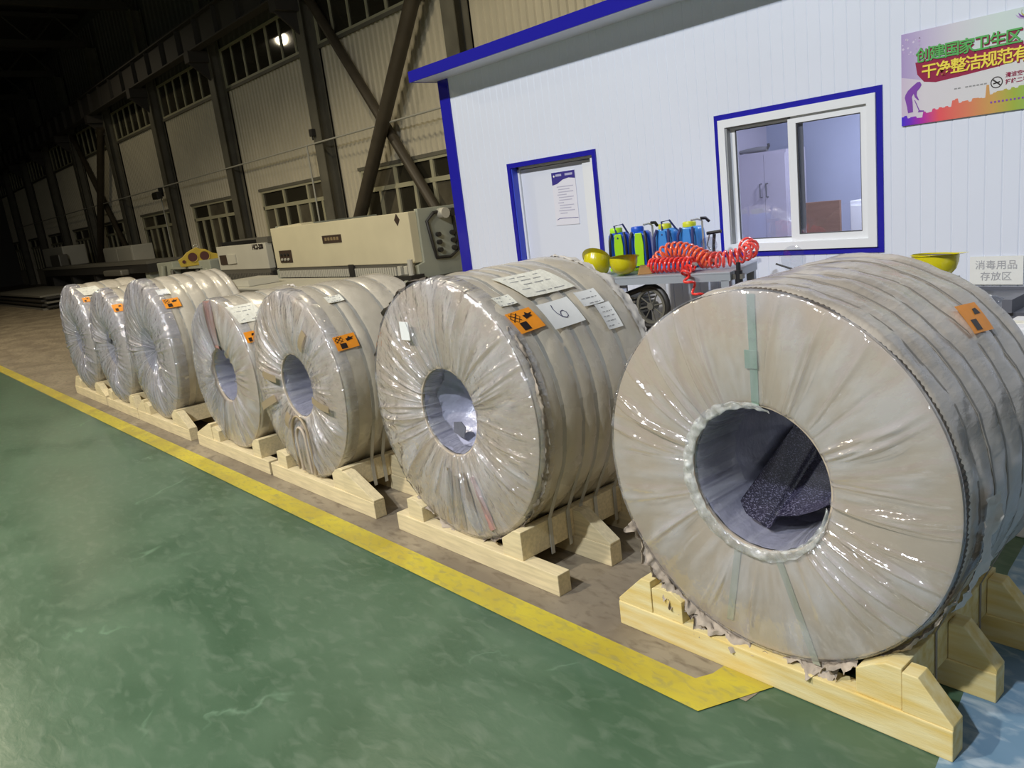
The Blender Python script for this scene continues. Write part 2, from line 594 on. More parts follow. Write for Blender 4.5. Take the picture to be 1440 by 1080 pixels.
def thing(name, label, cat, loc=(0, 0, 0), rz=0.0, group=None):
    o = bpy.data.objects.new(name, None)
    o.empty_display_size = 0.1
    COL.objects.link(o)
    o.location = loc
    o.rotation_euler = (0, 0, rz)
    o['label'] = label
    o['category'] = cat
    if group:
        o['group'] = group
    return o


def struct(name, loc=(0, 0, 0), label=None):
    o = bpy.data.objects.new(name, None)
    COL.objects.link(o)
    o.location = loc
    o['kind'] = 'structure'
    if label:
        o['label'] = label
    return o


def tag(o, label, cat, group=None):
    o['label'] = label
    o['category'] = cat
    if group:
        o['group'] = group
    return o


def copy_part(src, parent, loc=None):
    o = src.copy()
    COL.objects.link(o)
    o.parent = parent
    if loc:
        o.location = loc
    return o


def text_mesh(name, body, size, material, parent, loc, rot=(PI / 2, 0, 0), ext=0.0, align='LEFT', bold=0.0, sx=1.0):
    cu = bpy.data.curves.new(name, 'FONT')
    cu.body = body
    cu.size = size
    cu.extrude = ext
    cu.offset = bold
    cu.align_x = align
    cu.resolution_u = 3
    t = bpy.data.objects.new(name, cu)
    COL.objects.link(t)
    dg = bpy.context.evaluated_depsgraph_get()
    me = bpy.data.meshes.new_from_object(t.evaluated_get(dg))
    bpy.data.objects.remove(t)
    bpy.data.curves.remove(cu)
    me.name = name
    me.materials.clear()
    me.materials.append(material)
    o = bpy.data.objects.new(name, me)
    COL.objects.link(o)
    o.parent = parent
    o.location = loc
    o.rotation_euler = rot
    o.scale = (sx, 1, 1)
    return o


def flat_poly(name, poly, material, parent, off=0.0):
    """flat printed shape on a poster: poly in local (x,z), off towards the viewer (-y)"""
    b = MB()
    b.v = [(x, -off, z) for x, z in poly]
    b.f = [tuple(range(len(poly)))]
    return b.build(name, material, parent)


# ================================================================== SETTING
XW0, XW1, YF, YB, ZC = -64.0, 5.0, -13.0, 10.6, 11.0
YW = 10.6                       # plane of the hall's back wall
YH = 4.78                       # plane of the cabin's front wall
b = MB().box(XW0, XW1, YF, YB + 0.3, -0.2, 0.0)
b.build('floor', M['fl_green'], kind='structure')
b = MB()
b.v = [(-63.9, 1.94, 0.002), (-1.33, 1.94, 0.002), (-1.05, 4.7, 0.002), (-1.05, 10.6, 0.002), (-63.9, 10.6, 0.002)]
b.f = [(0, 1, 2, 3, 4)]
o = b.build('trim_1', M['fl_conc'], kind='structure')
o['label'] = 'bare dusty concrete zone behind the yellow line'
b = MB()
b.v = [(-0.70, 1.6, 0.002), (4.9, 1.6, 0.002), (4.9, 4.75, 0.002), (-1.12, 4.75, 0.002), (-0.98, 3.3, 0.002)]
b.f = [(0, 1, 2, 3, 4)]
o = b.build('trim_2', M['fl_blue'], kind='structure')  # floor right of the nearest coil coloured pale blue
o['label'] = 'pale blue floor zone right of the nearest coil'
b = MB()
b.v = [(-63.8, 1.80, 0.004), (-1.42, 1.80, 0.004), (-1.30, 2.06, 0.004), (-1.10, 4.6, 0.004), (-1.28, 4.6, 0.004), (-1.50, 2.0, 0.004), (-1.53, 1.94, 0.004), (-63.8, 1.94, 0.004)]
b.f = [(0, 1, 6, 7), (1, 2, 5, 6), (2, 3, 4, 5)]
o = b.build('trim_3', M['fl_yellow'], kind='structure')
o['label'] = 'worn yellow line along the front of the coils'
MB().box(XW0, XW1, YF, YB + 0.3, ZC, ZC + 0.2).build('ceiling', M['roof'], kind='structure')
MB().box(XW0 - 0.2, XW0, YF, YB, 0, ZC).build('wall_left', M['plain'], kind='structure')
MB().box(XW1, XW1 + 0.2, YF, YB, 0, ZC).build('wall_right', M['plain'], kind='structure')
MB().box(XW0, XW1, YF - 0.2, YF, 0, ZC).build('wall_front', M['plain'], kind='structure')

# roof trusses and purlins
rf = struct('roof_frame')
for k in range(11):
    x = -13.0 - 5.86 * k + 0.2
    MB().box(x - 0.1, x + 0.1, YF, 10.2, 9.6, 9.85).box(x - 0.08, x + 0.08, YF, 10.2, 10.7, 10.85).build('truss_chord', M['girder'], rf)
    t = MB()
    for j in range(12):
        y = YF + 0.5 + j * 1.9
        t.tube([(x, y, 9.75), (x, y + 0.95, 10.75), (x, y + 1.9, 9.75)], 0.05, 5)
    t.build('truss_web', M['girder'], rf)
for j in range(12):
    y = YF + 0.7 + j * 1.95
    MB().box(-62, 4.5, y - 0.05, y + 0.05, 10.85, 11.0).build('purlin', M['girder'], rf)

# hall back wall: corrugated sheet bays between columns
wb = struct('wall_back')
MB().box(XW0, XW1, YW + 0.05, YW + 0.3, 0, ZC).build('backing', M['plain'], wb)
PITCHX = 5.86
COLX = [-12.95 - PITCHX * k for k in range(9)]        # left edge of each column
Z_W0, Z_W1, Z_U0, Z_U1 = 0.9, 2.82, 5.9, 7.05


def corrugated(x0, x1, z0, z1, pitch=0.2, dep=0.04):
    n = max(1, round((x1 - x0) / pitch))
    p = (x1 - x0) / n
    m = MB()
    pr = []
    for i in range(n):
        a = x0 + i * p
        pr += [(a, 0), (a + p * .58, 0), (a + p * .68, -dep), (a + p * .90, -dep)]
    pr.append((x1, 0))
    for (x, d) in pr:
        m.v += [(x, YW + d, z0), (x, YW + d, z1)]
    for i in range(len(pr) - 1):
        m.f.append((2 * i, 2 * i + 2, 2 * i + 3, 2 * i + 1))
    return m


def bar_frame(m, x0, x1, z0, z1, y0, y1, t, xs=(), zs=(), spans=None):
    m.box(x0, x1, y0, y1, z0, z0 + t).box(x0, x1, y0, y1, z1 - t, z1).box(x0, x0 + t, y0, y1, z0 + t, z1 - t).box(x1 - t, x1, y0, y1, z0 + t, z1 - t)


wi = 10
for k in range(9):
    xr = COLX[k] + 0.02                                # bay's right end, at the column's left edge
    xl = (COLX[k + 1] if k < 8 else COLX[k] - PITCHX) + 0.40
    corrugated(xl, xr, Z_W1, Z_U0).build('wall_panel', M['cream'], wb)
    corrugated(xl, xl + 1.0, 0, Z_W1).build('wall_panel', M['cream'], wb)
    corrugated(xl, xr, Z_U1, 10.6, 0.4).build('wall_panel', M['plain'], wb)  # dark sheet: the dimness above the girder is put into the colour
    MB().box(xl + 1.0, xr, YW - 0.03, YW, 0, Z_W0).build('sill_wall', M['cream'], wb)
    MB().box(xl + 0.95, xr, YW - 0.09, YW - 0.03, Z_W1 - 0.03, Z_W1 + 0.05).build('drip_strip', M['column'], wb)
    MB().box(xl, xr, YW - 0.09, YW - 0.03, Z_U0 - 0.06, Z_U0 + 0.02).build('drip_strip', M['column'], wb)
    # lower window: four lights over six
    wn = struct('window_%d' % wi)
    wi += 1
    x0, x1 = xl + 1.05, xr
    ty = 2.30
    fr = MB()
    bar_frame(fr, x0, x1, Z_W0, Z_W1 - 0.02, YW - 0.07, YW, 0.07)
    fr.box(x0, x1, YW - 0.07, YW, ty - 0.05, ty + 0.05)
    fr.build('window_frame', M['fframe'], wn)
    n1, n2 = (3, 6)
    for i in range(1, n1):
        x = x0 + (x1 - x0) * i / n1
        MB().box(x - 0.05, x + 0.05, YW - 0.065, YW - 0.005, ty, Z_W1 - 0.03).build('mullion', M['fframe'], wn)
    for i in range(1, n2):
        x = x0 + (x1 - x0) * i / n2
        MB().box(x - 0.05, x + 0.05, YW - 0.065, YW - 0.005, Z_W0, ty).build('mullion', M['fframe'], wn)
    for i in range(n1):
        a, c = x0 + (x1 - x0) * i / n1, x0 + (x1 - x0) * (i + 1) / n1
        MB().box(a + 0.05, c - 0.05, YW - 0.02, YW - 0.01, ty + 0.05, Z_W1 - 0.09).build('pane', M['fglass'] if (i + k) % 3 else M['fglass2'], wn)
    for i in range(n2):
        a, c = x0 + (x1 - x0) * i / n2, x0 + (x1 - x0) * (i + 1) / n2
        MB().box(a + 0.05, c - 0.05, YW - 0.02, YW - 0.01, Z_W0 + 0.07, ty - 0.05).build('pane', M['fglass2'] if (i + k) % 3 == 1 else M['fglass'], wn)
    # upper window strip
    wn = struct('window_%d' % wi)
    wi += 1
    fr = MB()
    bar_frame(fr, xl, xr, Z_U0 + 0.02, Z_U1, YW - 0.06, YW, 0.07)
    fr.build('window_frame', M['fframe'], wn)
    for i in range(1, 7):
        x = xl + (xr - xl) * i / 7
        t = 0.045 if i in (4,) else 0.025
        MB().box(x - t, x + t, YW - 0.055, YW - 0.005, Z_U0 + 0.05, Z_U1 - 0.05).build('mullion', M['fframe'], wn)
    for i in range(7):
        a, c = xl + (xr - xl) * i / 7, xl + (xr - xl) * (i + 1) / 7
        MB().box(a + 0.03, c - 0.03, YW - 0.02, YW - 0.01, Z_U0 + 0.09, Z_U1 - 0.07).build('pane', M['fglass'], wn)
# wall above and behind the cabin roof
corrugated(COLX[0] + 0.4, XW1, 0, 10.6).build('wall_panel', M['cream'], wb)

for k in range(9):
    x = COLX[k]
    c = struct('column')
    MB().box(x, x + 0.40, 10.20, 10.225, 0, 9.6).box(x, x + 0.40, 10.53, 10.555, 0, 9.6).build('flange', M['column'], c)
    MB().box(x + 0.19, x + 0.21, 10.225, 10.53, 0, 9.6).build('web', M['column'], c)
    MB().box(x - 0.06, x + 0.46, 10.12, 10.59, 0, 0.04).build('base_plate', M['column'], c)
    MB().box(x + 0.02, x + 0.38, 9.6, 10.20, 6.7, 7.0).prism([(9.6, 6.7), (10.2, 6.7), (10.2, 6.2)], x + 0.17, x + 0.23, 'x').build('bracket', M['girder'], c)
# crane runway along the columns
cg = struct('crane_girder')
MB().box(-62, 3, 9.66, 9.96, 7.0, 7.04).box(-62, 3, 9.66, 9.96, 7.76, 7.80).box(-62, 3, 9.80, 9.82, 7.04, 7.76).build('beam', M['girder'], cg)
MB().box(-62, 3, 9.78, 9.84, 7.80, 7.88).build('rail', M['girder'], cg)
st = MB()
for i in range(44):
    st.box(-62 + i * 1.47, -61.985 + i * 1.47, 9.67, 9.95, 7.04, 7.76)
st.build('stiffener', M['girder'], cg, kind='stuff')


def brace(x0, z0, x1, z1, y, r, name='cross_brace'):
    s = struct(name)
    MB().tube([(x0, y, z0), (x1, y, z1)], r, 14).build('tube', M['brace'], s, smooth=True)
    d = (Vector((x1, y, z1)) - Vector((x0, y, z0))).normalized()
    for p, e in (((x0, z0), 1), ((x1, z1), -1)):
        q = Vector((p[0], y, p[1]))
        MB().tube([q - d * 0.05 * e, q + d * 0.25 * e], r * 1.25, 10).build('end_sleeve', M['brace'], s, smooth=True)
    return s


brace(-13.0, 6.55, -18.1, 0.35, 10.09, 0.155)
brace(-18.7, 7.6, -13.1, 0.2, 10.36, 0.115)
brace(COLX[4] + 0.2, 6.5, COLX[5] + 0.5, 0.3, 10.09, 0.15)
brace(COLX[5] + 0.4, 6.9, COLX[4] + 0.1, 0.3, 10.36, 0.11)

cn = struct('conduit_run')
MB().tube([(-60, 10.17, 3.64), (-8, 10.17, 3.64)], 0.022, 8).build('conduit', M['conduit'], cn)
MB().tube([(-19.12, 10.14, 3.64), (-19.12, 10.14, 0.3)], 0.022, 6).build('drop_pipe', M['conduit'], cn)
MB().tube([(-30.9, 10.14, 3.4), (-30.9, 10.14, 0.3)], 0.022, 6).build('drop_pipe', M['conduit'], cn)

fl = thing('floodlight', 'black floodlight on the column behind the yellow hook block', 'floodlight', (-30.75, 10.0, 3.35))
MB().prism([(-0.3, -0.12), (0.3, -0.12), (0.24, 0.14), (-0.24, 0.14)], -0.12, 0.06, 'y').build('housing', M['dark'], fl, bevel=0.02)
MB().box(-0.26, 0.26, -0.135, -0.12, -0.10, 0.10).build('lens', M['fglass'], fl)
MB().box(-0.05, 0.05, 0.06, 0.2, -0.04, 0.28).build('bracket', M['dark'], fl)
sc_ = thing('junction_box', 'small dark box fixed on the column by the crossed braces', 'box', (-18.72, 10.13, 3.9))
MB().box(-0.06, 0.08, -0.05, 0.07, -0.09, 0.09).build('housing', M['dark'], sc_, bevel=0.015)
MB().tube([(0.0, 0, -0.09), (0.0, 0, -0.18)], 0.02, 8).build('gland', M['dark'], sc_)

# ---------------------------------------------------------------- cabin
CX0, CX1, CZ = -6.25, 4.2, 2.845
W0, W1, WZ0, WZ1 = -3.215, -2.155, 1.155, 2.035       # window opening
D0, D1, DZ1 = -5.37, -4.39, 1.955                     # door opening


def ribbed(x0, x1, z0, z1, pitch=0.083, dep=0.0032):
    m = MB()
    n = max(1, round((x1 - x0) / pitch))
    p = (x1 - x0) / n
    pr = []
    for i in range(n):
        a = x0 + i * p
        pr += [(a, dep), (a + p * 0.07, 0), (a + p * 0.93, 0)]
    pr.append((x1, dep))
    for x, d in pr:
        m.v += [(x, YH + d, z0), (x, YH + d, z1)]
    for i in range(len(pr) - 1):
        m.f.append((2 * i, 2 * i + 2, 2 * i + 3, 2 * i + 1))
    m.box(x0, x1, YH + 0.02, YH + 0.08, z0, z1)
    return m


wc = struct('wall_cabin')
xs = [CX0 + 0.13, -5.44, D0, D1, -3.85, W0, W1, -1.83, -0.92, -0.0, 0.95, 1.9, 2.85, 3.8, CX1]
for a, c in zip(xs, xs[1:]):
    if (a, c) == (D0, D1):
        ribbed(a, c, DZ1, CZ).build('wall_panel', M['white'], wc)
    elif (a, c) == (W0, W1):
        ribbed(a, c, 0, WZ0).build('wall_panel', M['white'], wc)
        ribbed(a, c, WZ1, CZ).build('wall_panel', M['white'], wc)
    else:
        ribbed(a, c, 0, CZ).build('wall_panel', M['white'], wc)
MB().box(CX0, CX0 + 0.06, YH + 0.15, 8.6, 0, CZ).build('side_wall', M['white'], wc)
MB().box(CX0, CX1, 8.6, 8.68, 0, CZ).build('rear_wall', M['white'], wc)
MB().box(-4.285, CX1 - 0.06, 7.15, 7.20, 0, CZ).build('inner_wall', mat('inner_wall_blue', (0.50, 0.54, 0.66), 0.5), wc)
MB().box(CX1 - 0.06, CX1, YH, 8.6, 0, CZ).build('side_wall', M['white'], wc)
MB().box(-4.33, -4.285, YH + 0.1, 8.6, 0, CZ).build('partition', M['cab'], wc)
MB().box(CX0, CX0 + 0.15, YH - 0.012, YH + 0.15, 0, CZ).build('trim_4', M['blue'], kind='structure', bevel=0.004)
rfx = struct('cabin_roof')
MB().box(CX0 - 0.03, CX1 + 0.1, 4.50, 8.85, CZ, CZ + 0.02).build('soffit', M['white'], rfx)
MB().box(CX0 - 0.03, CX1 + 0.1, 4.55, 8.85, CZ + 0.02, CZ + 0.085).build('roof_panel', M['white'], rfx)
MB().prism([(4.485, CZ - 0.004), (4.50, CZ - 0.004), (4.50, CZ + 0.085), (4.56, CZ + 0.085), (4.56, CZ + 0.092), (4.485, CZ + 0.092)],
           CX0 - 0.05, CX1 + 0.1, 'x').build('front_fascia', M['blue'], rfx)
MB().box(CX0 - 0.05, CX0 - 0.03, 4.50, 8.86, CZ - 0.004, CZ + 0.092).build('side_fascia', M['blue'], rfx)

# cabin window
wn = struct('window_1')
fr = MB()
t = 0.036
for (x0, x1, z0, z1) in ((W0 - t, W1 + t, WZ1, WZ1 + t), (W0 - t, W1 + t, WZ0 - t, WZ0), (W0 - t, W0, WZ0, WZ1), (W1, W1 + t, WZ0, WZ1)):
    MB().box(x0, x1, YH - 0.006, YH + 0.01, z0, z1).build('blue_border', M['blue'], wn)
bar_frame(fr, W0, W1, WZ0, WZ1, YH - 0.02, YH + 0.07, 0.052)
fr.build('outer_frame', M['pvc'], wn)
XM = (W0 + W1) / 2 - 0.01


def sash(x0, x1, y, th):
    s = MB()
    bar_frame(s, x0, x1, WZ0 + 0.04, WZ1 - 0.04, y, y + 0.03, th)
    f = s.build('sash', M['pvc'], wn)
    MB().box(x0 + th, x1 - th, y + 0.012, y + 0.016, WZ0 + 0.04 + th, WZ1 - 0.04 - th).build('pane', M['glass'], f)
    g = MB()
    bar_frame(g, x0 + th - 0.002, x1 - th + 0.002, WZ0 + 0.038 + th, WZ1 - 0.038 - th, y + 0.005, y + 0.012, 0.008)
    g.build('seal', M['seal'], f)


sash(W0 + 0.06, XM + 0.05, YH + 0.034, 0.035)
sash(XM - 0.02, W1 - 0.04, YH + 0.0, 0.055)
MB().box(W0 + 0.052, W0 + 0.062, YH - 0.01, YH + 0.03, WZ0 + 0.05, WZ1 - 0.05).box(W0 + 0.052, XM, YH, YH + 0.02, WZ1 - 0.062, WZ1 - 0.05).build('track', M['rail'], wn)
MB().box(XM + 0.035, XM + 0.065, YH + 0.03, YH + 0.034, WZ0 + 0.1, WZ1 - 0.1).build('track', M['rail'], wn)

# cabin door
dr = struct('door_1')
for (x0, x1, z0, z1) in ((D0 - 0.04, D1 + 0.04, DZ1, DZ1 + 0.04), (D0 - 0.04, D0, 0, DZ1), (D1, D1 + 0.04, 0, DZ1)):
    MB().box(x0, x1, YH - 0.012, YH + 0.09, z0, z1).build('casing', M['blue'], dr)
MB().box(D0, D0 + 0.012, YH + 0.0, YH + 0.11, 0, DZ1).build('reveal', mat('reveal_glow_blue', (0.05, 0.08, 0.62), 0.3), dr)  # brighter than the casing blue: glow from inside painted into the colour
MB().box(D0 + 0.012, D0 + 0.035, YH + 0.06, YH + 0.11, 0, DZ1).build('door_frame', M['pvc'], dr)
MB().box(D1 - 0.05, D1, YH + 0.02, YH + 0.11, 0, DZ1).build('door_frame', M['pvc'], dr)
MB().box(D0 + 0.012, D1, YH + 0.06, YH + 0.11, DZ1 - 0.02, DZ1).build('door_frame', M['pvc'], dr)
lf = MB().box(D0 + 0.038, D1 - 0.055, YH + 0.075, YH + 0.105, 0.02, DZ1 - 0.025).build('door_leaf', M['white'], dr, bevel=0.003)
MB().box(D1 - 0.18, D1 - 0.06, YH + 0.062, YH + 0.075, 0.02, DZ1 - 0.03).build('edge_strip', M['pvc'], lf)
MB().box(D1 - 0.187, D1 - 0.18, YH + 0.07, YH + 0.075, 0.02, DZ1 - 0.03).build('groove', M['rail'], lf)
MB().box(D0 + 0.045, D0 + 0.33, YH + 0.068, YH + 0.075, 1.075, 1.085).build('push_bar', M['handle'], lf)

# inside the cabin
cb = thing('wardrobe', 'pale lilac two door wardrobe seen through the left pane', 'wardrobe', (-3.995, 6.6, 0))
MB().box(-0.28, 0.21, 0.02, 0.35, 0, 1.83).build('body', M['cab'], cb)
for x0, x1 in ((-0.277, -0.003), (0.0, 0.207)):
    d = MB().box(x0, x1, 0.0, 0.02, 0.06, 1.80).build('door', M['cab'], cb)
    hx = x1 - 0.03 if x0 < -0.1 else x0 + 0.03
    MB().tube([(hx, 0.0, 1.43), (hx, -0.03, 1.43), (hx, -0.03, 1.55), (hx, 0.0, 1.55)], 0.006, 6).build('handle', M['handle'], d)
bg = thing('folded_umbrella', 'dark grey folded umbrella lying on top of the wardrobe', 'umbrella', (-4.12, 6.68, 1.83))
MB().tube([(-0.16, 0, 0.024), (-0.08, 0, 0.026), (0.02, 0, 0.026), (0.12, 0, 0.024)], [0.014, 0.022, 0.025, 0.022], 10).build('canopy', M['ink'], bg, smooth=True)
MB().tube([(0.12, 0, 0.024), (0.135, 0, 0.045), (0.13, 0, 0.068)], 0.012, 8).build('grip', M['seal'], bg, smooth=True)
bd = thing('desk_screen', 'brown wood board standing behind the right pane', 'screen', (-3.31, 6.3, 0))
MB().box(-0.17, 0.16, 0, 0.03, 0.80, 1.365).build('board', M['brown'], bd)
MB().box(-0.19, 0.18, -0.01, 0.06, 0.76, 0.80).build('rail', M['brown'], bd)
for x in (-0.15, 0.14):
    MB().box(x - 0.02, x + 0.02, 0, 0.04, 0, 0.76).build('leg', M['handle'], bd)
b2 = thing('locker', 'pale grey low locker to the right of the brown board', 'locker', (-3.06, 6.5, 0))
MB().box(-0.10, 0.3, 0, 0.4, 0, 1.34).build('body', M['pvc'], b2, bevel=0.005)
MB().box(-0.09, 0.29, -0.012, 0, 0.05, 1.30).build('door', M['pvc'], b2)

# ---------------------------------------------------------------- poster on the cabin wall
PW, PH = 1.16, 0.485
ps = thing('wall_poster', 'colourful hygiene campaign poster on white cabin wall', 'poster', (-2.01, YH - 0.006, 1.826))
pb = MB().box(0, PW, -0.004, 0.003, 0, PH).build('sheet', ramp_mat('poster_ground', [(0, (0.42, 0.32, 0.58)), (0.16, (0.55, 0.48, 0.66)), (0.34, (0.66, 0.64, 0.70)), (0.6, (0.64, 0.74, 0.70)), (1, (0.62, 0.70, 0.72))], 0, 0, 0.8), ps)
flat_poly('lower_ground', [(0.0, 0.02), (PW, 0.02), (PW, 0.30), (0.14, 0.22), (0.0, 0.26)], ramp_mat('poster_low', [(0, (0.62, 0.52, 0.66)), (0.2, (0.70, 0.66, 0.70)), (1, (0.70, 0.70, 0.68))], 0, 0, 0.6), ps, 0.0046)
random.seed(3)
sky = [(0, 0.0), (PW, 0.0)]
prof = []
n = 70
for i in range(n + 1):
    x = PW * i / n
    h = 0.052 + 0.055 * min(1, max(0, (x - 0.1) / 0.45)) + random.uniform(-0.008, 0.010)
    if 0.02 < x < 0.10:
        h -= 0.012
    if abs(x - 0.27) < 0.02:
        h += 0.02
    if abs(x - 0.43) < 0.006:
        h += 0.045
    prof += [(x, h), (min(PW, x + PW / n * 0.7), h)]
flat_poly('skyline_band', sky + prof[::-1], ramp_mat('rainbow', [(0, (0.06, 0.03, 0.62)), (0.07, (0.16, 0.03, 0.55)), (0.18, (0.45, 0.03, 0.38)), (0.32, (0.80, 0.10, 0.12)), (0.55, (0.72, 0.22, 0.12)), (0.75, (0.60, 0.36, 0.10)), (0.90, (0.36, 0.45, 0.06)), (1, (0.30, 0.48, 0.10))], 0, 0, 0.62), ps, 0.0052)
pur = mat('print_purple', (0.22, 0.06, 0.40), 0.4)
dkr = mat('print_dark_red', (0.30, 0.01, 0.06), 0.4)
grn = mat('print_green', (0.10, 0.42, 0.10), 0.4)
yel = mat('print_yellow', (0.88, 0.72, 0.08), 0.4)
lil = mat('print_lilac', (0.50, 0.36, 0.62), 0.4)
flat_poly('sweeper_silhouette', [(0.035, 0.066), (0.062, 0.068), (0.060, 0.12), (0.056, 0.15), (0.066, 0.165), (0.072, 0.145), (0.090, 0.125), (0.094, 0.128), (0.082, 0.155), (0.084, 0.175), (0.10, 0.19), (0.108, 0.205), (0.100, 0.222), (0.085, 0.222), (0.060, 0.205), (0.035, 0.185), (0.022, 0.165), (0.018, 0.15), (0.030, 0.10)][::-1], pur, ps, 0.0058)
flat_poly('broom', [(0.069, 0.13), (0.073, 0.13), (0.098, 0.072), (0.12, 0.068), (0.122, 0.062), (0.088, 0.062), (0.092, 0.072)], pur, ps, 0.0058)
flat_poly('lettering_shadow', [(0.075, 0.325), (0.085, 0.262), (0.12, 0.218), (0.18, 0.205), (0.30, 0.212), (0.48, 0.226), (0.64, 0.25), (0.66, 0.30), (0.60, 0.31), (0.56, 0.335)], dkr, ps, 0.005)
for i, ch in enumerate('创建国家卫生区'):
    text_mesh('lettering', ch, 0.080, grn, ps, (0.078 + i * 0.0725, -0.0075, 0.328), ext=0.002, bold=0.0014)
    text_mesh('lettering', ch, 0.080, dkr, ps, (0.081 + i * 0.0725, -0.0056, 0.322), bold=0.003)
for i, ch in enumerate('干净整洁规范有序'):
    text_mesh('lettering', ch, 0.080, yel, ps, (0.108 + i * 0.0735, -0.0075, 0.240), ext=0.002, bold=0.0014)
    text_mesh('lettering', ch, 0.080, dkr, ps, (0.111 + i * 0.0735, -0.0056, 0.234), bold=0.003)
ring = MB()
ring.grid(lambda u, v: (0.478 + (0.024 + 0.0045 * v) * math.cos(2 * PI * u), -0.0058, 0.150 + (0.024 + 0.0045 * v) * math.sin(2 * PI * u)), 32, 1, wrap=True)
ring.build('no_smoking_ring', M['black'], ps)
flat_poly('no_smoking_bar', [(0.459, 0.163), (0.463, 0.168), (0.497, 0.137), (0.493, 0.132)], M['black'], ps, 0.006)
flat_poly('cigarette_print', [(0.462, 0.142), (0.494, 0.148), (0.494, 0.154), (0.462, 0.148)], M['black'], ps, 0.006)
for r_, s in ((0.168, '清洁空气'), (0.135, '拒绝二手烟')):
    text_mesh('lettering', s, 0.026, dkr, ps, (0.518, -0.006, r_), bold=0.0006)
for i in range(9):
    if i != 2:
        flat_poly('small_print', [(0.275 + i * 0.018, 0.150), (0.288 + i * 0.018, 0.150), (0.288 + i * 0.018, 0.156), (0.275 + i * 0.018, 0.156)], M['ink'], ps, 0.006)
for i in range(16):
    flat_poly('small_print', [(0.45 + i * 0.018, 0.050), (0.459 + i * 0.018, 0.050), (0.459 + i * 0.018, 0.059), (0.45 + i * 0.018, 0.059)], pur, ps, 0.0062)
random.seed(5)
for i in range(22):
    a, c, s = random.uniform(0.008, 0.10), random.uniform(0.36, 0.46), random.uniform(0.003, 0.008)
    flat_poly('petal_print', [(a - s, c), (a, c - s), (a + s, c), (a, c + s)], lil if i % 2 else mat('print_pale', (0.66, 0.58, 0.74), 0.4), ps, 0.0048)
for i in range(7):
    a0 = 0.3 + i * 0.28
    pts = []
    for q in range(9):
        u = q / 8
        rr = 0.02 + 0.065 * u
        an = PI * 0.55 + a0 * 0.9 - u * 0.9
        pts.append((0.63 + rr * math.cos(an), 0.435 + rr * math.sin(an) * 0.55, u))
    poly = [(x, z + 0.007 * math.sin(PI * u)) for x, z, u in pts] + [(x, z - 0.003 * math.sin(PI * u)) for x, z, u in pts[::-1]]
    flat_poly('emblem_stroke', poly, [lil, mat('print_olive', (0.45, 0.45, 0.12), 0.4), pur][i % 3], ps, 0.0056)

nt_ = thing('door_notice', 'white notice with dark blue header on cabin door', 'notice', (-4.945, YH + 0.072, 1.425))
MB().box(0, 0.275, -0.002, 0.002, 0, 0.44).build('sheet', mat('notice_paper', (0.80, 0.80, 0.88), 0.4), nt_)
nv = mat('notice_navy', (0.05, 0.04, 0.26), 0.4)
flat_poly('header', [(0.0, 0.44), (0.275, 0.44), (0.275, 0.375), (0.20, 0.385), (0.13, 0.375), (0.06, 0.345), (0.0, 0.335)], nv, nt_, 0.003)
for x0, x1 in ((0.05, 0.12), (0.16, 0.25)):
    flat_poly('header_text', [(x0, 0.405), (x1, 0.405), (x1, 0.423), (x0, 0.423)], mat('notice_pale', (0.45, 0.45, 0.65), 0.4), nt_, 0.004)
flat_poly('header_emblem', [(0.018, 0.408), (0.030, 0.398), (0.040, 0.408), (0.030, 0.42)], M['paper'], nt_, 0.004)
nl = mat('notice_text', (0.50, 0.49, 0.62), 0.5)
for i in range(11):
    z = 0.315 - i * 0.022
    x1 = (0.245, 0.20, 0.24, 0.16, 0.24, 0.22, 0.12, 0.235, 0.2, 0.24, 0.15)[i]
    flat_poly('text_line', [(0.05 + 0.015 * (i % 3 > 0), z), (x1, z), (x1, z + 0.007), (0.05 + 0.015 * (i % 3 > 0), z + 0.007)], nl, nt_, 0.003)
flat_poly('footer_line', [(0.02, 0.042), (0.05, 0.055), (0.27, 0.052), (0.27, 0.056), (0.05, 0.060), (0.02, 0.048)], nv, nt_, 0.003)

sg = thing('paper_sign', 'white paper sign with grey writing on cabin wall, far right', 'sign', (-1.648, YH - 0.008, 0.925))
MB().box(0, 0.26, -0.002, 0.002, 0, 0.155).build('sheet', M['paper'], sg)
gi = mat('sign_grey', (0.42, 0.42, 0.44), 0.6)
text_mesh('lettering', '消毒用品', 0.052, gi, sg, (0.13, -0.004, 0.090), align='CENTER')
text_mesh('lettering', '存放区', 0.052, gi, sg, (0.13, -0.004, 0.028), align='CENTER')

# ================================================================== COILS
YC = 2.10


def ang_noise(a, y, s, seed):
    return noise.noise(Vector((math.cos(a) * s + seed, math.sin(a) * s, y * s * 1.6 + seed * 2.3)))


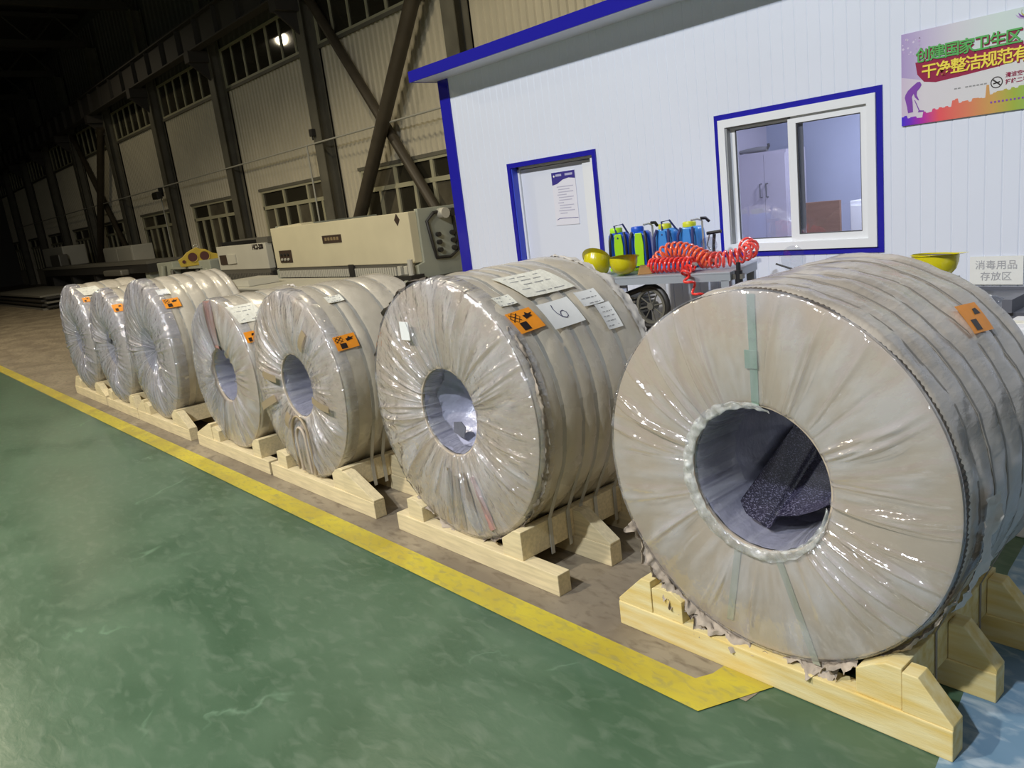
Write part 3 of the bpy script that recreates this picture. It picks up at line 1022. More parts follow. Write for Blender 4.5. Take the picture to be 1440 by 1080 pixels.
def make_coil(cx, cz, r, W, rin, label, seed, straps, ties, wrap='wrap', board='board', film='film', cover=False, fwrap=0.075, na=420, tie_w=0.011, extra=(),
              bulge=0.008, rough_n=0.004, ridge=1.0, bx=0.46, bz=0.245, lining='bore', tie_mat='band', face_puff=0.012, yaw=0.0):
    rnd = random.Random(seed)
    root = thing('steel_coil', label, 'steel coil', (cx, YC, 0), yaw, 'wrapped steel coils in the row')
    # ---- wrapped body
    ys = [0.0] + sorted(straps) + [W]

    def rad(a, y):
        f = 0.0
        for s0, s1 in zip(ys, ys[1:]):
            if s0 <= y <= s1:
                f = math.sin(PI * (y - s0) / (s1 - s0)) ** 0.5
        e = min(y, W - y)
        edge = -0.014 * max(0, 1 - e / 0.03) ** 2
        return r - 0.006 + bulge * f + rough_n * ang_noise(a, y, 4, seed) + 0.5 * rough_n * ang_noise(a, y, 13, seed) + edge

    body = MB()
    NA, NY = 150, 56

    def fb(u, v):
        a = 2 * PI * u
        y = 0.006 + (W - 0.006) * v
        q = rad(a, y)
        if v == 1:
            y += 0.012 * ang_noise(a, 0, 6, seed)
        return (q * math.cos(a), y, cz + q * math.sin(a))

    body.grid(fb, NA, NY, wrap=True)
    body.build('wrapped_body', M[wrap], root, smooth=60)
    # ---- rear board and front board (rings)
    MB().lathe([(rin, W - 0.012), (r - 0.012, W - 0.012), (r - 0.012, W - 0.002), (rin, W - 0.002)], (0, 0, cz), seg=64, closed_prof=True).build('rear_board', M[board], root)
    MB().lathe([(rin, 0.0), (rin + 0.01, -0.003), (r - 0.014, -0.003), (r - 0.008, 0.001), (r - 0.008, 0.012), (rin, 0.012)], (0, 0, cz), seg=96, closed_prof=True).build('front_board', M[board], root, smooth=True)
    # ---- bore lining
    bo = MB()
    bo.grid(lambda u, v: ((rin - 0.004 + 0.010 * ang_noise(2 * PI * u, v * 0.8, 5, seed + 9)) * math.cos(2 * PI * u), 0.012 + (W - 0.03) * v,
                          cz + (rin - 0.004 + 0.010 * ang_noise(2 * PI * u, v * 0.8, 5, seed + 9)) * math.sin(2 * PI * u)), 72, 20, wrap=True)
    bo.build('bore_lining', M[lining], root, smooth=True)
    # ---- film over the face
    ridges = []
    for i in range(int(52 * min(1.5, ridge))):
        ridges.append((rnd.uniform(0, 2 * PI), rnd.uniform(0.009, 0.032), rnd.choice((1, 1, 1, -0.5)) * rnd.uniform(0.003, 0.013) * ridge, rnd.uniform(-0.12, 0.12), rnd.uniform(0.0, 0.5), rnd.uniform(0.55, 1.1)))
    ridges += [(R(a), w_, h_, sl, e0, e1) for a, w_, h_, sl, e0, e1 in extra]
    if cover:
        pr = [(r + 0.012, 0.10), (r + 0.012, 0.03), (r + 0.004, 0.0)]
        n = 22
        for i in range(1, n + 1):
            t = i / n
            q = (r + 0.004) * (1 - t)
            y = -0.010 - face_puff * math.sin(PI * min(1, t * 1.5)) + (0.09 * max(0, (rin - q) / rin) ** 0.8 if q < rin else 0)
            pr.append((max(q, 0.0004), y))
    else:
        pr = ([(r + 0.010, fwrap), (r + 0.009, 0.03), (r + 0.003, 0.002)] if fwrap > 0.02 else [(r - 0.001, 0.004), (r - 0.001, 0.0), (r - 0.003, -0.005)]) + [(r - 0.006, -0.007)]
        n = 18
        for i in range(1, n + 1):
            t = i / n
            q = (r - 0.006) * (1 - t) + (rin + 0.022) * t
            pr.append((q, -0.009 - face_puff * math.sin(PI * t)))
        pr += [(rin + 0.008, -0.004), (rin - 0.004, 0.012), (rin - 0.014, 0.05), (rin - 0.018, 0.12), (rin - 0.024, 0.22)]
    NV = len(pr) - 1

    def ff(u, v):
        a = 2 * PI * u
        q, y = pr[round(v * NV)]
        tr = max(0.0, min(1.0, (r - q) / (r - rin)))
        d = 0.0
        for (ra, rw, rh, sl, e0, e1) in ridges:
            if e0 - 0.15 < tr < e1 + 0.15:
                da = (a - ra - sl * tr + PI) % (2 * PI) - PI
                if abs(da) < rw * 3:
                    k = da / rw
                    d += rh * math.exp(-k * k) * math.sin(PI * min(1, max(0, (tr - e0 + 0.15) / (e1 - e0 + 0.3)))) ** 0.6
        d += 0.003 * ridge * ang_noise(a, tr * 0.25, 7, seed + 3)
        if q >= r - 0.004 and fwrap <= 0.02 and not cover:
            return (q * math.cos(a), y, cz + q * math.sin(a))
        if q > r:
            q += 0.6 * d + 0.004 * ang_noise(a, y, 9, seed + 5)
            return (q * math.cos(a), y, cz + q * math.sin(a))
        if q < rin and not cover:
            q -= abs(d) * 0.8 + 0.006 * ang_noise(a, y, 6, seed)
            return (q * math.cos(a), y, cz + q * math.sin(a))
        return (q * math.cos(a), y - d - 0.001, cz + q * math.sin(a))

    fm = MB()
    fm.grid(ff, na, NV, wrap=True, uv=True)
    fm.build('face_film', M[film], root, smooth=180)
    # ---- binding bands
    for s in straps:
        wd = tie_w
        if s in ties:
            # over the top and down to the skid bearers
            pb_, path = None, []
            d = math.hypot(bx, bz - cz)
            al = math.atan2(bz - cz, bx) + math.acos(min(1, (r + 0.004) / d))
            path = [(-bx - 0.004, 0.07), (-bx - 0.004, bz)]
            for i in range(49):
                a = PI - al + (2 * al - PI) * i / 48
                q = rad(a, s) + 0.004
                path.append((q * math.cos(a), cz + q * math.sin(a)))
            path += [(bx + 0.004, bz), (bx + 0.004, 0.07)]
            path = path[::-1]
        else:
            path = []
            for i in range(73):
                a = -2 * PI * i / 72 + 0.3
                q = rad(a, s) + 0.002
                path.append((q * math.cos(a), cz + q * math.sin(a)))
            path = path[::-1]
        MB().ribbon([(x, z - 0.0) for x, z in path], s - wd, s + wd, 0.0025).build('binding_band', M[tie_mat], root)
    root_info = dict(root=root, r=r, cz=cz, W=W, rin=rin, bulge=bulge, rad=rad)
    return root_info


def patch(ci, name, th, y, w, h, material, rot=0.0, lift=0.006, parent=None, nu=8, nv=8, shape=None, label=None, curl=0.0, shear=0.0):
    """a label stuck on the coil's side: th (deg) and y of its centre, w along the axis, h along the arc"""
    r = ci['r'] - 0.006 + ci['bulge'] + lift
    cz = ci['cz']
    ca, sa = math.cos(R(rot)), math.sin(R(rot))

    def mp(p, q, l=0.0):
        p, q = p + shear * q, q
        u, v = p * ca - q * sa, p * sa + q * ca
        a = R(th) + v / r
        rr = r + l
        return (rr * math.cos(a), y + u, cz + rr * math.sin(a))

    m = MB()
    if shape is None:
        m.grid(lambda u, v: mp((u - .5) * w, (v - .5) * h, curl * (abs(2 * u - 1) ** 3)), nu, nv)
    else:
        m.v = [mp(p, q) for p, q in shape]
        m.f = [tuple(range(len(shape)))]
    o = m.build(name, material, parent or ci['root'], smooth=(shape is None), label=label)
    return o, mp


def stroke(pts, t):
    P = [Vector(p) for p in pts]
    L, Rr = [], []
    for i in range(len(P)):
        d = (P[min(i + 1, len(P) - 1)] - P[max(0, i - 1)]).normalized()
        n = Vector((-d.y, d.x)) * t
        L.append(P[i] + n)
        Rr.append(P[i] - n)
    return L, Rr


def mark(mp, name, pts, t, material, parent):
    L, Q = stroke(pts, t)
    m = MB()
    for a, c in zip(L, Q):
        m.v += [mp(a.x, a.y, 0.0016), mp(c.x, c.y, 0.0016)]
    for i in range(len(L) - 1):
        m.f.append((2 * i, 2 * i + 2, 2 * i + 3, 2 * i + 1))
    return m.build(name, material, parent)


def fill(mp, name, pts, material, parent):
    m = MB()
    m.v = [mp(p, q, 0.0014) for p, q in pts]
    m.f = [tuple(range(len(pts)))]
    return m.build(name, material, parent)


def hazard_label(ci, th, y, w, h, rot=0, shear=0.0, full=True, lift=0.009):
    o, mp = patch(ci, 'hazard_label', th, y, w, h, M['orange'], rot, lift=lift, label='orange hazard label with black symbols', shear=shear)
    a, c = w, h
    fill(mp, 'black_square', [(-.30 * a, -.42 * c), (-.02 * a, -.42 * c), (-.02 * a, -.06 * c), (-.30 * a, -.06 * c)], M['black'], o)
    if full:
        mark(mp, 'cross_symbol', [(-.42 * a, .04 * c), (-.12 * a, .40 * c)], 0.0022, M['black'], o)
        mark(mp, 'cross_symbol', [(-.42 * a, .40 * c), (-.12 * a, .04 * c)], 0.0022, M['black'], o)
        mark(mp, 'symbol_border', [(-.46 * a, .22 * c), (-.27 * a, .46 * c), (-.08 * a, .22 * c), (-.27 * a, -.02 * c), (-.46 * a, .22 * c)], 0.0016, M['black'], o)
        fill(mp, 'flame_symbol', [(.06 * a, .02 * c), (.20 * a, .06 * c), (.36 * a, .10 * c), (.30 * a, .16 * c), (.42 * a, .26 * c), (.26 * a, .24 * c), (.18 * a, .34 * c), (.12 * a, .22 * c), (.02 * a, .22 * c)], M['black'], o)
    else:
        fill(mp, 'flame_symbol', [(.06 * a, .08 * c), (.36 * a, .10 * c), (.30 * a, .30 * c), (.12 * a, .28 * c)], M['black'], o)
    return o


def paper_label(ci, th, y, w, h, rot=0, lines=4, material='paper2', lift=0.006, shear=0.0, seed=1, curl=0.004, ink=True):
    rn = random.Random(seed)
    o, mp = patch(ci, 'paper_label', th, y, w, h, M[material], rot, lift=lift, curl=curl, shear=shear, label='white paper label')
    if ink:
        for i in range(lines):
            q = h * (0.34 - 0.72 * i / max(1, lines - 1))
            p = -0.42 * w
            while p < 0.36 * w:
                l = rn.uniform(0.06, 0.22) * w
                if rn.random() < 0.72:
                    mark(mp, 'print_line', [(p, q), (min(p + l, 0.44 * w), q)], 0.0022, M['ink'], o)
                p += l + 0.05 * w
    return o, mp


# ---- skids
WEDGE = {}


def make_skid(cx, label, xl, xr, ci, wedges, y_run=(-0.04, 0.30, 0.64), depth=0.075, wood='wood'):
    """timber skid: cross runners on the floor, two long bearers cradling the coil, wedges behind them"""
    root = thing('wooden_skid', label, 'skid', (cx, YC, 0), 0, 'timber skids under the coils')
    r, cz = ci['r'], ci['cz']
    th = 0.102

    def top(x):
        return cz - math.sqrt(max(0.01, (r + 0.006) ** 2 - x * x)) - 0.004

    for i, y in enumerate(y_run):
        MB().box(xl, xr, y, y + depth, 0.002, th).build('runner', M[wood], root, bevel=0.004)
    ye = y_run[-1] + depth + 0.02
    for s in (1, -1):
        pts = [(0.325, th), (0.462, th), (0.462, 0.24), (0.415, 0.24), (0.37, min(0.225, top(0.37))), (0.325, min(0.19, top(0.325)))]
        if s < 0:
            pts = [(0.325, th), (0.462, th), (0.462, 0.205), (0.43, 0.215), (0.37, min(0.215, top(0.37))), (0.325, min(0.19, top(0.325)))]
        MB().prism([(s * x, z) for x, z in pts], y_run[0] + 0.008, ye, 'y').build('bearer', M[wood], root, bevel=0.003)
    for i, s in wedges:
        y = y_run[i]
        e = (xr if s > 0 else -xl)
        pts = [(0.464, th), (e, th), (e, th + 0.012), (0.464 + 0.045, 0.232), (0.464, 0.232)]
        MB().prism([(s * x, z) for x, z in pts], y + 0.004, y + depth - 0.002, 'y').build('wedge', M[wood], root, bevel=0.003)
    return root


def torn(ci, name, a0, a1, y0, y1, material, n=70, lift=0.004, amp=0.02, seed=1, drop=0.0, nv=5):
    """ragged torn wrapping standing off the coil's rim"""
    r, cz = ci['r'], ci['cz']
    rn = random.Random(seed)
    rag = [0.72 + 0.45 * noise.noise(Vector((i * 0.23, seed, 0.5))) + rn.uniform(-0.07, 0.07) for i in range(n + 1)]

    def f(u, v):
        a = R(a0 + (a1 - a0) * u)
        k = rag[round(u * n)]
        y = y0 + (y1 - y0) * v * k
        q = r + lift + amp * noise.noise(Vector((a * 9, v * 2.2, seed))) * (0.3 + v) + amp * 0.5 * noise.noise(Vector((a * 31, v * 5, seed + 4)))
        return (q * math.cos(a), y, cz + q * math.sin(a) - drop * v * k)

    return MB().grid(f, n, nv).build(name, material, ci['root'], smooth=80)


# nearest coil ------------------------------------------------------
c1 = make_coil(-1.345, 0.727, 0.620, 0.80, 0.248, 'nearest and largest coil, dark folded foam sheet inside its bore', 11,
               [0.10, 0.21, 0.32, 0.45, 0.58, 0.70], [0.21, 0.58], wrap='wrap_dusty', board='board', film='film', ridge=0.95, bulge=0.009, rough_n=0.009, tie_mat='seam', fwrap=0.0, na=960, tie_w=0.006,
               extra=[(a, w_, h_, sl, e0, e1) for a, w_, h_, sl, e0, e1 in (
                   (-4, .014, .010, -.05, 0.0, 1.0), (-14, .012, .009, -.08, 0.0, 0.9), (-21, .016, .013, -.10, 0.05, 1.1), (-27, .012, .010, -.12, 0.0, 1.1),
                   (-33, .012, .012, -.14, 0.1, 1.1), (-39, .014, .012, -.15, 0.1, 1.1), (-46, .018, .011, -.1, 0.3, 1.1), (108, .014, .010, .10, 0.1, 1.1),
                   (116, .016, .013, .16, 0.0, 1.1), (123, .013, .012, .18, 0.1, 1.1), (130, .018, .014, .20, 0.0, 1.1), (138, .012, .010, .16, 0.2, 1.1),
                   (146, .016, .011, .12, 0.0, 0.9), (158, .014, .010, .08, 0.0, 0.8), (170, .016, .009, .05, 0.0, 0.7), (52, .02, .010, -.1, 0.0, 0.8), (30, .02, .008, -.1, 0.1, 0.9))])
cr = MB()
NZ = 440


def fcre(u, v):
    a = 2 * PI * u
    i = round(u * NZ)
    q = c1['r'] - 0.003 + (0.0020 if i % 2 else 0.0) - 0.002 * (1 - math.sin(PI * v)) + 0.003 * ang_noise(a, 0, 3, 2)
    return (q * math.cos(a), 0.008 + 0.034 * v + 0.004 * ang_noise(a, 0, 5, 8), c1['cz'] + q * math.sin(a))


cr.grid(fcre, NZ, 4, wrap=True).build('crepe_edge', M['crepe'], c1['root'], label='dark pleated crepe paper edge')
cz1, r1 = c1['cz'], c1['r']
for (x, z0, z1, sl) in ((0.012, 0.30, 0.605, 0.0), (-0.085, -0.55, -0.262, -0.05), (0.065, -0.60, -0.262, 0.12)):
    m = MB().prism([(x - 0.013 + sl, cz1 + z0), (x + 0.013 + sl, cz1 + z0), (x + 0.013, cz1 + z1), (x - 0.013, cz1 + z1)] if z0 < 0 else
                   [(x - 0.016, cz1 + z0 - 0.05), (x + 0.010, cz1 + z0 - 0.05), (x + 0.014, cz1 + z1), (x - 0.014, cz1 + z1)], -0.0066, -0.0042, 'y')
    m.build('radial_strap', M['green_strap'] if z0 > 0 else mat('olive_strap', (0.34, 0.34, 0.25), 0.5), c1['root'], label='green strap under the film')
MB().box(-0.018, 0.026, -0.011, -0.0066, cz1 + 0.37, cz1 + 0.43).build('strap_buckle', M['green_strap'], c1['root'], bevel=0.002)
hazard_label(c1, 44.5, 0.528, 0.135, 0.108, rot=-6, shear=0.3, full=False, lift=0.012)
torn(c1, 'torn_paper', -154, -60, 0.03, -0.050, M['kraft'], 130, 0.001, 0.024, 21, 0.026, nv=8)
torn(c1, 'torn_paper', -134, -112, 0.03, -0.055, M['kraft'], 44, 0.002, 0.028, 22, 0.09, nv=8)
torn(c1, 'torn_paper', -80, -66, 0.03, -0.050, M['kraft'], 40, 0.002, 0.028, 23, 0.06, nv=8)
torn(c1, 'loose_edge', -58, -20, 0.055, 0.004, M['kraft'], 40, 0.012, 0.02, 24, 0.01)
torn(c1, 'torn_patch', -30, 4, 0.07, 0.20, M['tornw'], 40, 0.024, 0.020, 25, 0.0)
s1 = make_skid(-1.345, 'yellowish pine skid under the nearest coil', -0.63, 0.605, c1, [(0, 1), (0, -1), (1, 1), (2, 1)], wood='wood_yellow')

m = MB()


def frim(u, v):
    a = R(75 + 275 * u)
    t = PI * v
    k = math.sin(PI * min(1, max(0, u))) ** 0.5
    q = 0.240 + 0.046 * k * (1 - math.cos(t)) * 0.5 + 0.006 * noise.noise(Vector((u * 40, v * 1.5, 2.2)))
    return (q * math.cos(a), -0.012 - 0.005 * k * math.sin(t) - 0.008 * noise.noise(Vector((u * 46, v * 2, 8.8))), cz1 + q * math.sin(a))


m.grid(frim, 260, 6, uv=True).build('film_rim', M['film_rim'], c1['root'], smooth=180, label='milky gathered film around the bore')
# foam sheet in the bore
fs = thing('foam_sheet', 'dark flecked foam sheet curled inside the nearest coil', 'foam sheet', (-1.345, YC, cz1))


def front_y(th):
    tb = [(-172, 0.60), (-160, 0.45), (-147, 0.28), (-135, 0.115), (-120, 0.085), (-95, 0.10), (-70, 0.13), (-40, 0.20)]
    for (a, ya), (c, yc) in zip(tb, tb[1:]):
        if a <= th <= c:
            return ya + (yc - ya) * (th - a) / (c - a)
    return tb[0][1] if th < tb[0][0] else tb[-1][1]


def ffs(u, v):
    th = -172 + 132 * u
    y0 = front_y(th)
    y = y0 + (0.79 - y0) * v
    line = -94 - 39 * (y - 0.10) / 0.58
    k = min(1, max(0, (th - line) / 7 + 0.5))
    q = 0.230 - 0.014 * math.sin(PI * u) ** 2 - 0.034 * k * k * (3 - 2 * k) + 0.014 * math.exp(-((th - line + 5) / 4) ** 2) - 0.010 * noise.noise(Vector((u * 5, v * 4, 1.7))) - 0.014 * (1 - v) ** 8
    return (q * math.cos(R(th)), y, q * math.sin(R(th)))


MB().grid(ffs, 110, 40).build('sheet', M['foam'], fs, smooth=180)

# second coil, marked 6 ---------------------------------------------
c6 = make_coil(-3.013, 0.742, 0.638, 0.80, 0.215, 'coil with the handwritten 6 sheet, right neighbour of the tape striped coil', 12,
               [0.15, 0.27, 0.36, 0.46, 0.60], [0.15, 0.27, 0.36, 0.46, 0.60], wrap='wrap', board='board', film='film_mid', ridge=1.5, bulge=0.012, rough_n=0.005, bx=0.463, face_puff=0.02, na=840)
hazard_label(c6, 42.5, 0.135, 0.15, 0.115, rot=4, shear=-0.1)
o, mp = patch(c6, 'paper_label', 41.7, 0.348, 0.20, 0.145, M['paper'], 2, lift=0.008, curl=0.004, label='white sheet with a handwritten 6', shear=-0.06)
six = [(-0.022, 0.052), (-0.030, 0.030), (-0.026, 0.004), (-0.010, -0.022), (0.012, -0.032), (0.026, -0.024), (0.028, -0.004), (0.016, 0.010), (0.000, 0.006), (-0.010, -0.008), (-0.008, -0.022)]
mark(mp, 'handwriting', six, 0.0022, M['pen'], o)
paper_label(c6, 61, 0.36, 0.31, 0.19, rot=0, lines=5, seed=3, shear=-0.3, lift=0.008)
paper_label(c6, 54, 0.11, 0.10, 0.065, lines=3, seed=4, shear=-0.1, lift=0.008)
paper_label(c6, 45.5, 0.565, 0.14, 0.09, lines=3, seed=5, material='paper', lift=0.008)
paper_label(c6, 35.0, 0.607, 0.10, 0.14, lines=5, seed=6, material='paper', lift=0.009)
torn(c6, 'torn_edge', -62, 42, 0.045, 0.012, M['kraft'], 90, 0.010, 0.022, 31)
torn(c6, 'torn_edge', 95, 160, 0.05, -0.012, M['crepe'], 60, 0.008, 0.020, 32)
torn(c6, 'torn_paper', -128, -62, 0.05, -0.02, M['kraft'], 70, 0.003, 0.016, 33, 0.015)
torn(c6, 'loose_wrap', -5, 88, 0.76, 0.83, M['tornw'], 80, 0.006, 0.02, 34)
MB().box(-0.255, -0.180, -0.038, -0.034, cz1 + 0.365, cz1 + 0.455).build('packing_slip', M['paper'], c6['root'], label='small white slip taped on the face')
for i, (th, q0) in enumerate(((-78, 0.30), (-90, 0.32), (-100, 0.29), (-66, 0.33))):
    m = MB()

    def fl_(u, v, th=th, q0=q0, i=i):
        a = R(th) + (v - .5) * 0.085
        q = q0 + (0.60 - q0) * u
        return (q * math.cos(a), -0.012 - 0.012 * math.sin(PI * v) - 0.008 * noise.noise(Vector((u * 6, v * 2, i))), c6['cz'] + q * math.sin(a))

    m.grid(fl_, 14, 6).build('film_pleat', M['pinkt'] if i == 3 else M['brownt'], c6['root'], smooth=True)
# crumpled lining in the bore of the second coil
m = MB()
m.grid(lambda u, v: (0.20 * math.cos(2 * PI * u) * (1 - 0.96 * v), 0.10 + 0.22 * v + 0.05 * noise.noise(Vector((math.cos(2 * PI * u) * 2 * (1 - v), math.sin(2 * PI * u) * 2 * (1 - v), 3.1))),
                     c6['cz'] + 0.20 * math.sin(2 * PI * u) * (1 - 0.96 * v)), 40, 12, wrap=True)
m.build('bore_film', M['bore'], c6['root'], smooth=True)
MB().prism([(-0.10, 0.60), (-0.02, 0.58), (0.0, 0.64), (-0.03, 0.665), (-0.09, 0.655)], 0.085, 0.09, 'y').build('film_tear', M['boredark'], c6['root'])
make_skid(-3.013, 'pale pine skid with a plain front runner under the coil marked 6', -0.577, 0.69, c6, [(1, 1), (2, 1), (1, -1)])

# third coil, tape stripes ------------------------------------------
c5 = make_coil(-4.63, 0.712, 0.605, 0.76, 0.205, 'coil with brown tape stripes across its filmed face', 13,
               [0.18, 0.26, 0.45, 0.58], [0.18, 0.26], wrap='wrap', board='board', film='film_mid', ridge=1.2, bulge=0.012, rough_n=0.005, face_puff=0.025, na=600)
hazard_label(c5, 28.5, 0.10, 0.145, 0.09, rot=2)
paper_label(c5, 59, 0.19, 0.11, 0.065, lines=3, seed=8)
for th, q0, q1, wd in ((50, 0.33, 0.48, 0.05), (-12, 0.26, 0.46, 0.045), (172, 0.22, 0.42, 0.05), (200, 0.30, 0.56, 0.05), (238, 0.22, 0.34, 0.05)):
    ca, sa = math.cos(R(th)), math.sin(R(th))
    m = MB()
    m.grid(lambda u, v: ((q0 + (q1 - q0) * u) * ca - (v - .5) * wd * sa, -0.040 - 0.010 * math.sin(PI * u) , c5['cz'] + (q0 + (q1 - q0) * u) * sa + (v - .5) * wd * ca), 8, 2)
    m.build('tape_strip', M['brownt'], c5['root'], label='brown tape strip')
# arched film pocket at the foot of the face
for q, nm in ((0.115, 'pocket_rim'), (0.06, 'pocket_rim')):
    pts = [(-0.01 + q * math.cos(R(a)), -0.036, 0.36 + q * 1.35 * math.sin(R(a))) for a in range(0, 181, 12)]
    pts = [(-0.01 + q, -0.03, 0.14)] + pts + [(-0.01 - q, -0.03, 0.14)]
    MB().tube(pts, 0.009, 8).build(nm, M['brownt'] if q > 0.1 else M['board'], c5['root'], smooth=True)
make_skid(-4.63, 'pine skid under the coil with tape stripes', -0.58, 0.80, c5, [(0, 1), (1, 1), (2, 1)])

# fourth coil, pink strip -------------------------------------------
c4 = make_coil(-5.84, 0.678, 0.570, 0.66, 0.205, 'smaller coil with a pinkish strip at the top of its face', 14,
               [0.20, 0.36, 0.50], [0.20, 0.36], wrap='wrap', board='board', film='film', ridge=1.1, bulge=0.012, rough_n=0.006)
hazard_label(c4, 31.5, 0.055, 0.085, 0.085, rot=0, full=False)
paper_label(c4, 53, 0.11, 0.20, 0.19, lines=4, seed=9, shear=-0.12)
MB().prism([(-0.145, c4['cz'] + 0.22), (0.015, c4['cz'] + 0.20), (0.02, c4['cz'] + 0.565), (-0.12, c4['cz'] + 0.555)], -0.010, -0.004, 'y').build('face_strip', M['pinkt'], c4['root'], label='pinkish brown strip')
MB().prism([(0.015, c4['cz'] + 0.20), (0.05, c4['cz'] + 0.19), (0.025, c4['cz'] + 0.36)], -0.008, -0.004, 'y').build('face_slit', M['black'], c4['root'])
m = MB()


def fgf(u, v):
    a = R(100 + 150 * u)
    q = 0.20 + 0.36 * v
    return (q * math.cos(a), -0.022 - 0.014 * noise.noise(Vector((u * 9, v * 1.5, 5.2))) - 0.01 * math.sin(PI * v), c4['cz'] + q * math.sin(a))


m.grid(fgf, 60, 10, uv=True).build('grey_film', M['film_grey'], c4['root'], smooth=180, label='crinkled grey film on the left of the face')
make_skid(-5.84, 'pine skid under the coil with the pinkish strip', -0.82, 0.59, c4, [(0, -1), (1, 1), (2, 1)])
torn(c4, 'torn_edge', 40, 110, 0.62, 0.68, M['tornw'], 50, 0.006, 0.02, 44)

# fifth coil ---------------------------------------------------------
c3 = make_coil(-7.60, 0.748, 0.640, 0.76, 0.215, 'third coil from the far end, wide pale grey bulging face film', 15,
               [0.17, 0.30, 0.44, 0.58, 0.68], [0.30, 0.44], wrap='wrap', board='board_grey', film='film_grey', cover=True, ridge=1.2, bulge=0.014, rough_n=0.006, face_puff=0.03)
hazard_label(c3, 41, 0.13, 0.135, 0.10, rot=0)
paper_label(c3, 54, 0.105, 0.095, 0.075, lines=2, seed=10, material='paper')
m = MB()
for i in range(3):
    a = R(2 - i * 9)
    m.tube([((0.655) * math.cos(a), 0.20, c3['cz'] + 0.655 * math.sin(a)), (0.66 * math.cos(a), 0.27, c3['cz'] + 0.66 * math.sin(a))], 0.008 if i != 1 else 0.014, 6)
m.build('band_seal', M['dark'], c3['root'])
make_skid(-7.60, 'pine skid with a big front wedge, third from the far end', -0.73, 0.74, c3, [(0, 1), (0, -1), (1, 1), (2, 1)])

c2 = make_coil(-8.91, 0.705, 0.595, 0.70, 0.20, 'second coil from the far end, dark spot in its film', 16,
               [0.18, 0.34, 0.52], [0.34], wrap='wrap', board='board_grey', film='film_grey', cover=True, ridge=1.3, bulge=0.014, rough_n=0.006, face_puff=0.045)
hazard_label(c2, 43, 0.04, 0.10, 0.095, rot=0, full=False)
MB().lathe([(0.001, 0.0), (0.05, -0.004), (0.07, 0.006)], (-0.10, 0.012, c2['cz'] + 0.10), seg=16).build('film_tear', M['boredark'], c2['root'])
make_skid(-8.91, 'pine skid under the second coil from the far end', -0.56, 0.56, c2, [(0, 1), (1, 1)])

c0 = make_coil(-10.25, 0.722, 0.615, 0.72, 0.20, 'farthest coil at the end of the row', 17,
               [0.18, 0.34, 0.52], [0.34], wrap='wrap', board='board_grey', film='film_grey', cover=True, ridge=1.3, bulge=0.014, rough_n=0.006, face_puff=0.045)
hazard_label(c0, 46, 0.075, 0.075, 0.07, rot=0, full=False)
paper_label(c0, 60, 0.16, 0.21, 0.17, lines=3, seed=12, shear=-0.25)
make_skid(-10.25, 'pine skid under the farthest coil', -0.66, 0.74, c0, [(0, 1), (0, -1), (1, 1)])

# ================================================================== MACHINES ALONG THE BACK
def bars(parent, x0, x1, n, y0, y1, z0, z1, material, duty=0.55, name='hold_down'):
    src = None
    p = (x1 - x0) / n
    for i in range(n):
        if src is None:
            src = MB().box(0, p * duty, y0, y1, z0, z1).build(name, material, parent, loc=(x0, 0, 0))
        else:
            copy_part(src, parent, (x0 + i * p, 0, 0))


sh = thing('shearing_machine', 'large cream guillotine shear standing beside the white cabin', 'shear', (-13.75, 7.5, 0))
MB().box(-2.67, 2.65, 0, 0.16, 0.84, 1.69).build('front_cover', M['shear'], sh, bevel=0.012)
MB().box(-2.55, 2.5, 0.16, 0.8, 0.95, 1.62).build('upper_beam', M['sheargreen'], sh)
MB().box(-2.62, 2.60, 0.02, 0.14, 0.76, 0.84).build('lower_rail', M['midsteel'], sh)
bars(sh, -2.6, 2.05, 62, 0.0, 0.05, 0.635, 0.78, M['shearw'], 0.6)
MB().box(-2.62, 2.6, 0.05, 0.12, 0.60, 0.77).build('blade_beam', M['dark'], sh)
for x in (2.12, 2.32, 2.48):
    MB().box(x, x + 0.10, -0.03, 0.06, 0.63, 0.80).build('gauge_block', M['shearw'], sh, bevel=0.008)
MB().box(0.46, 0.62, -0.03, 0.08, 0.62, 0.86).build('centre_clamp', M['dark'], sh)
MB().box(-2.6, 2.9, -0.06, 0.9, 0.42, 0.58).build('work_table', M['dark'], sh)
MB().box(-2.5, 2.4, 0.1, 0.8, 0.0, 0.42).build('base', M['sheargreen'], sh)
for s, x in ((1, 2.60), (-1, -2.75)):
    MB().prism([(-0.25, 0), (2.7, 0), (2.7, 1.72), (0.16, 1.72), (0.16, 0.84), (0.02, 0.80), (0.02, 0.62), (-0.25, 0.58)], x, x + 0.10, 'x').build('side_frame', M['sheargreen'], sh, bevel=0.008)
np_ = MB().box(-0.40, 0.33, -0.012, 0, 1.285, 1.435).build('nameplate', M['plate'], sh, label='dark nameplate')
for i in range(5):
    MB().box(-0.30 + i * 0.115, -0.22 + i * 0.115, -0.016, -0.012, 1.335, 1.395).build('plate_text', M['gold'], np_)
MB().prism([(2.22, 1.58), (2.30, 1.48), (2.38, 1.58), (2.30, 1.68)], -0.008, 0, 'y').build('diamond_plate', M['plate'], sh)
cp = MB().box(-2.40, -1.85, -0.02, 0.0, 0.955, 1.21).build('control_panel', M['plate'], sh, label='dark control panel with knobs')
for i in range(3):
    for j in range(2):
        MB().cyl((-2.28 + i * 0.15, -0.045, 1.02 + j * 0.1), (-2.28 + i * 0.15, -0.02, 1.02 + j * 0.1), 0.028, 10).build('knob', M['shearw'] if j == 0 else M['dark'], cp)
MB().prism([(-2.35, 1.69), (-1.2, 1.69), (-1.3, 1.73), (-2.3, 1.71)], 0.02, 0.3, 'y').build('top_tray', M['shear'], sh)
XS = 2.70
gp = MB()
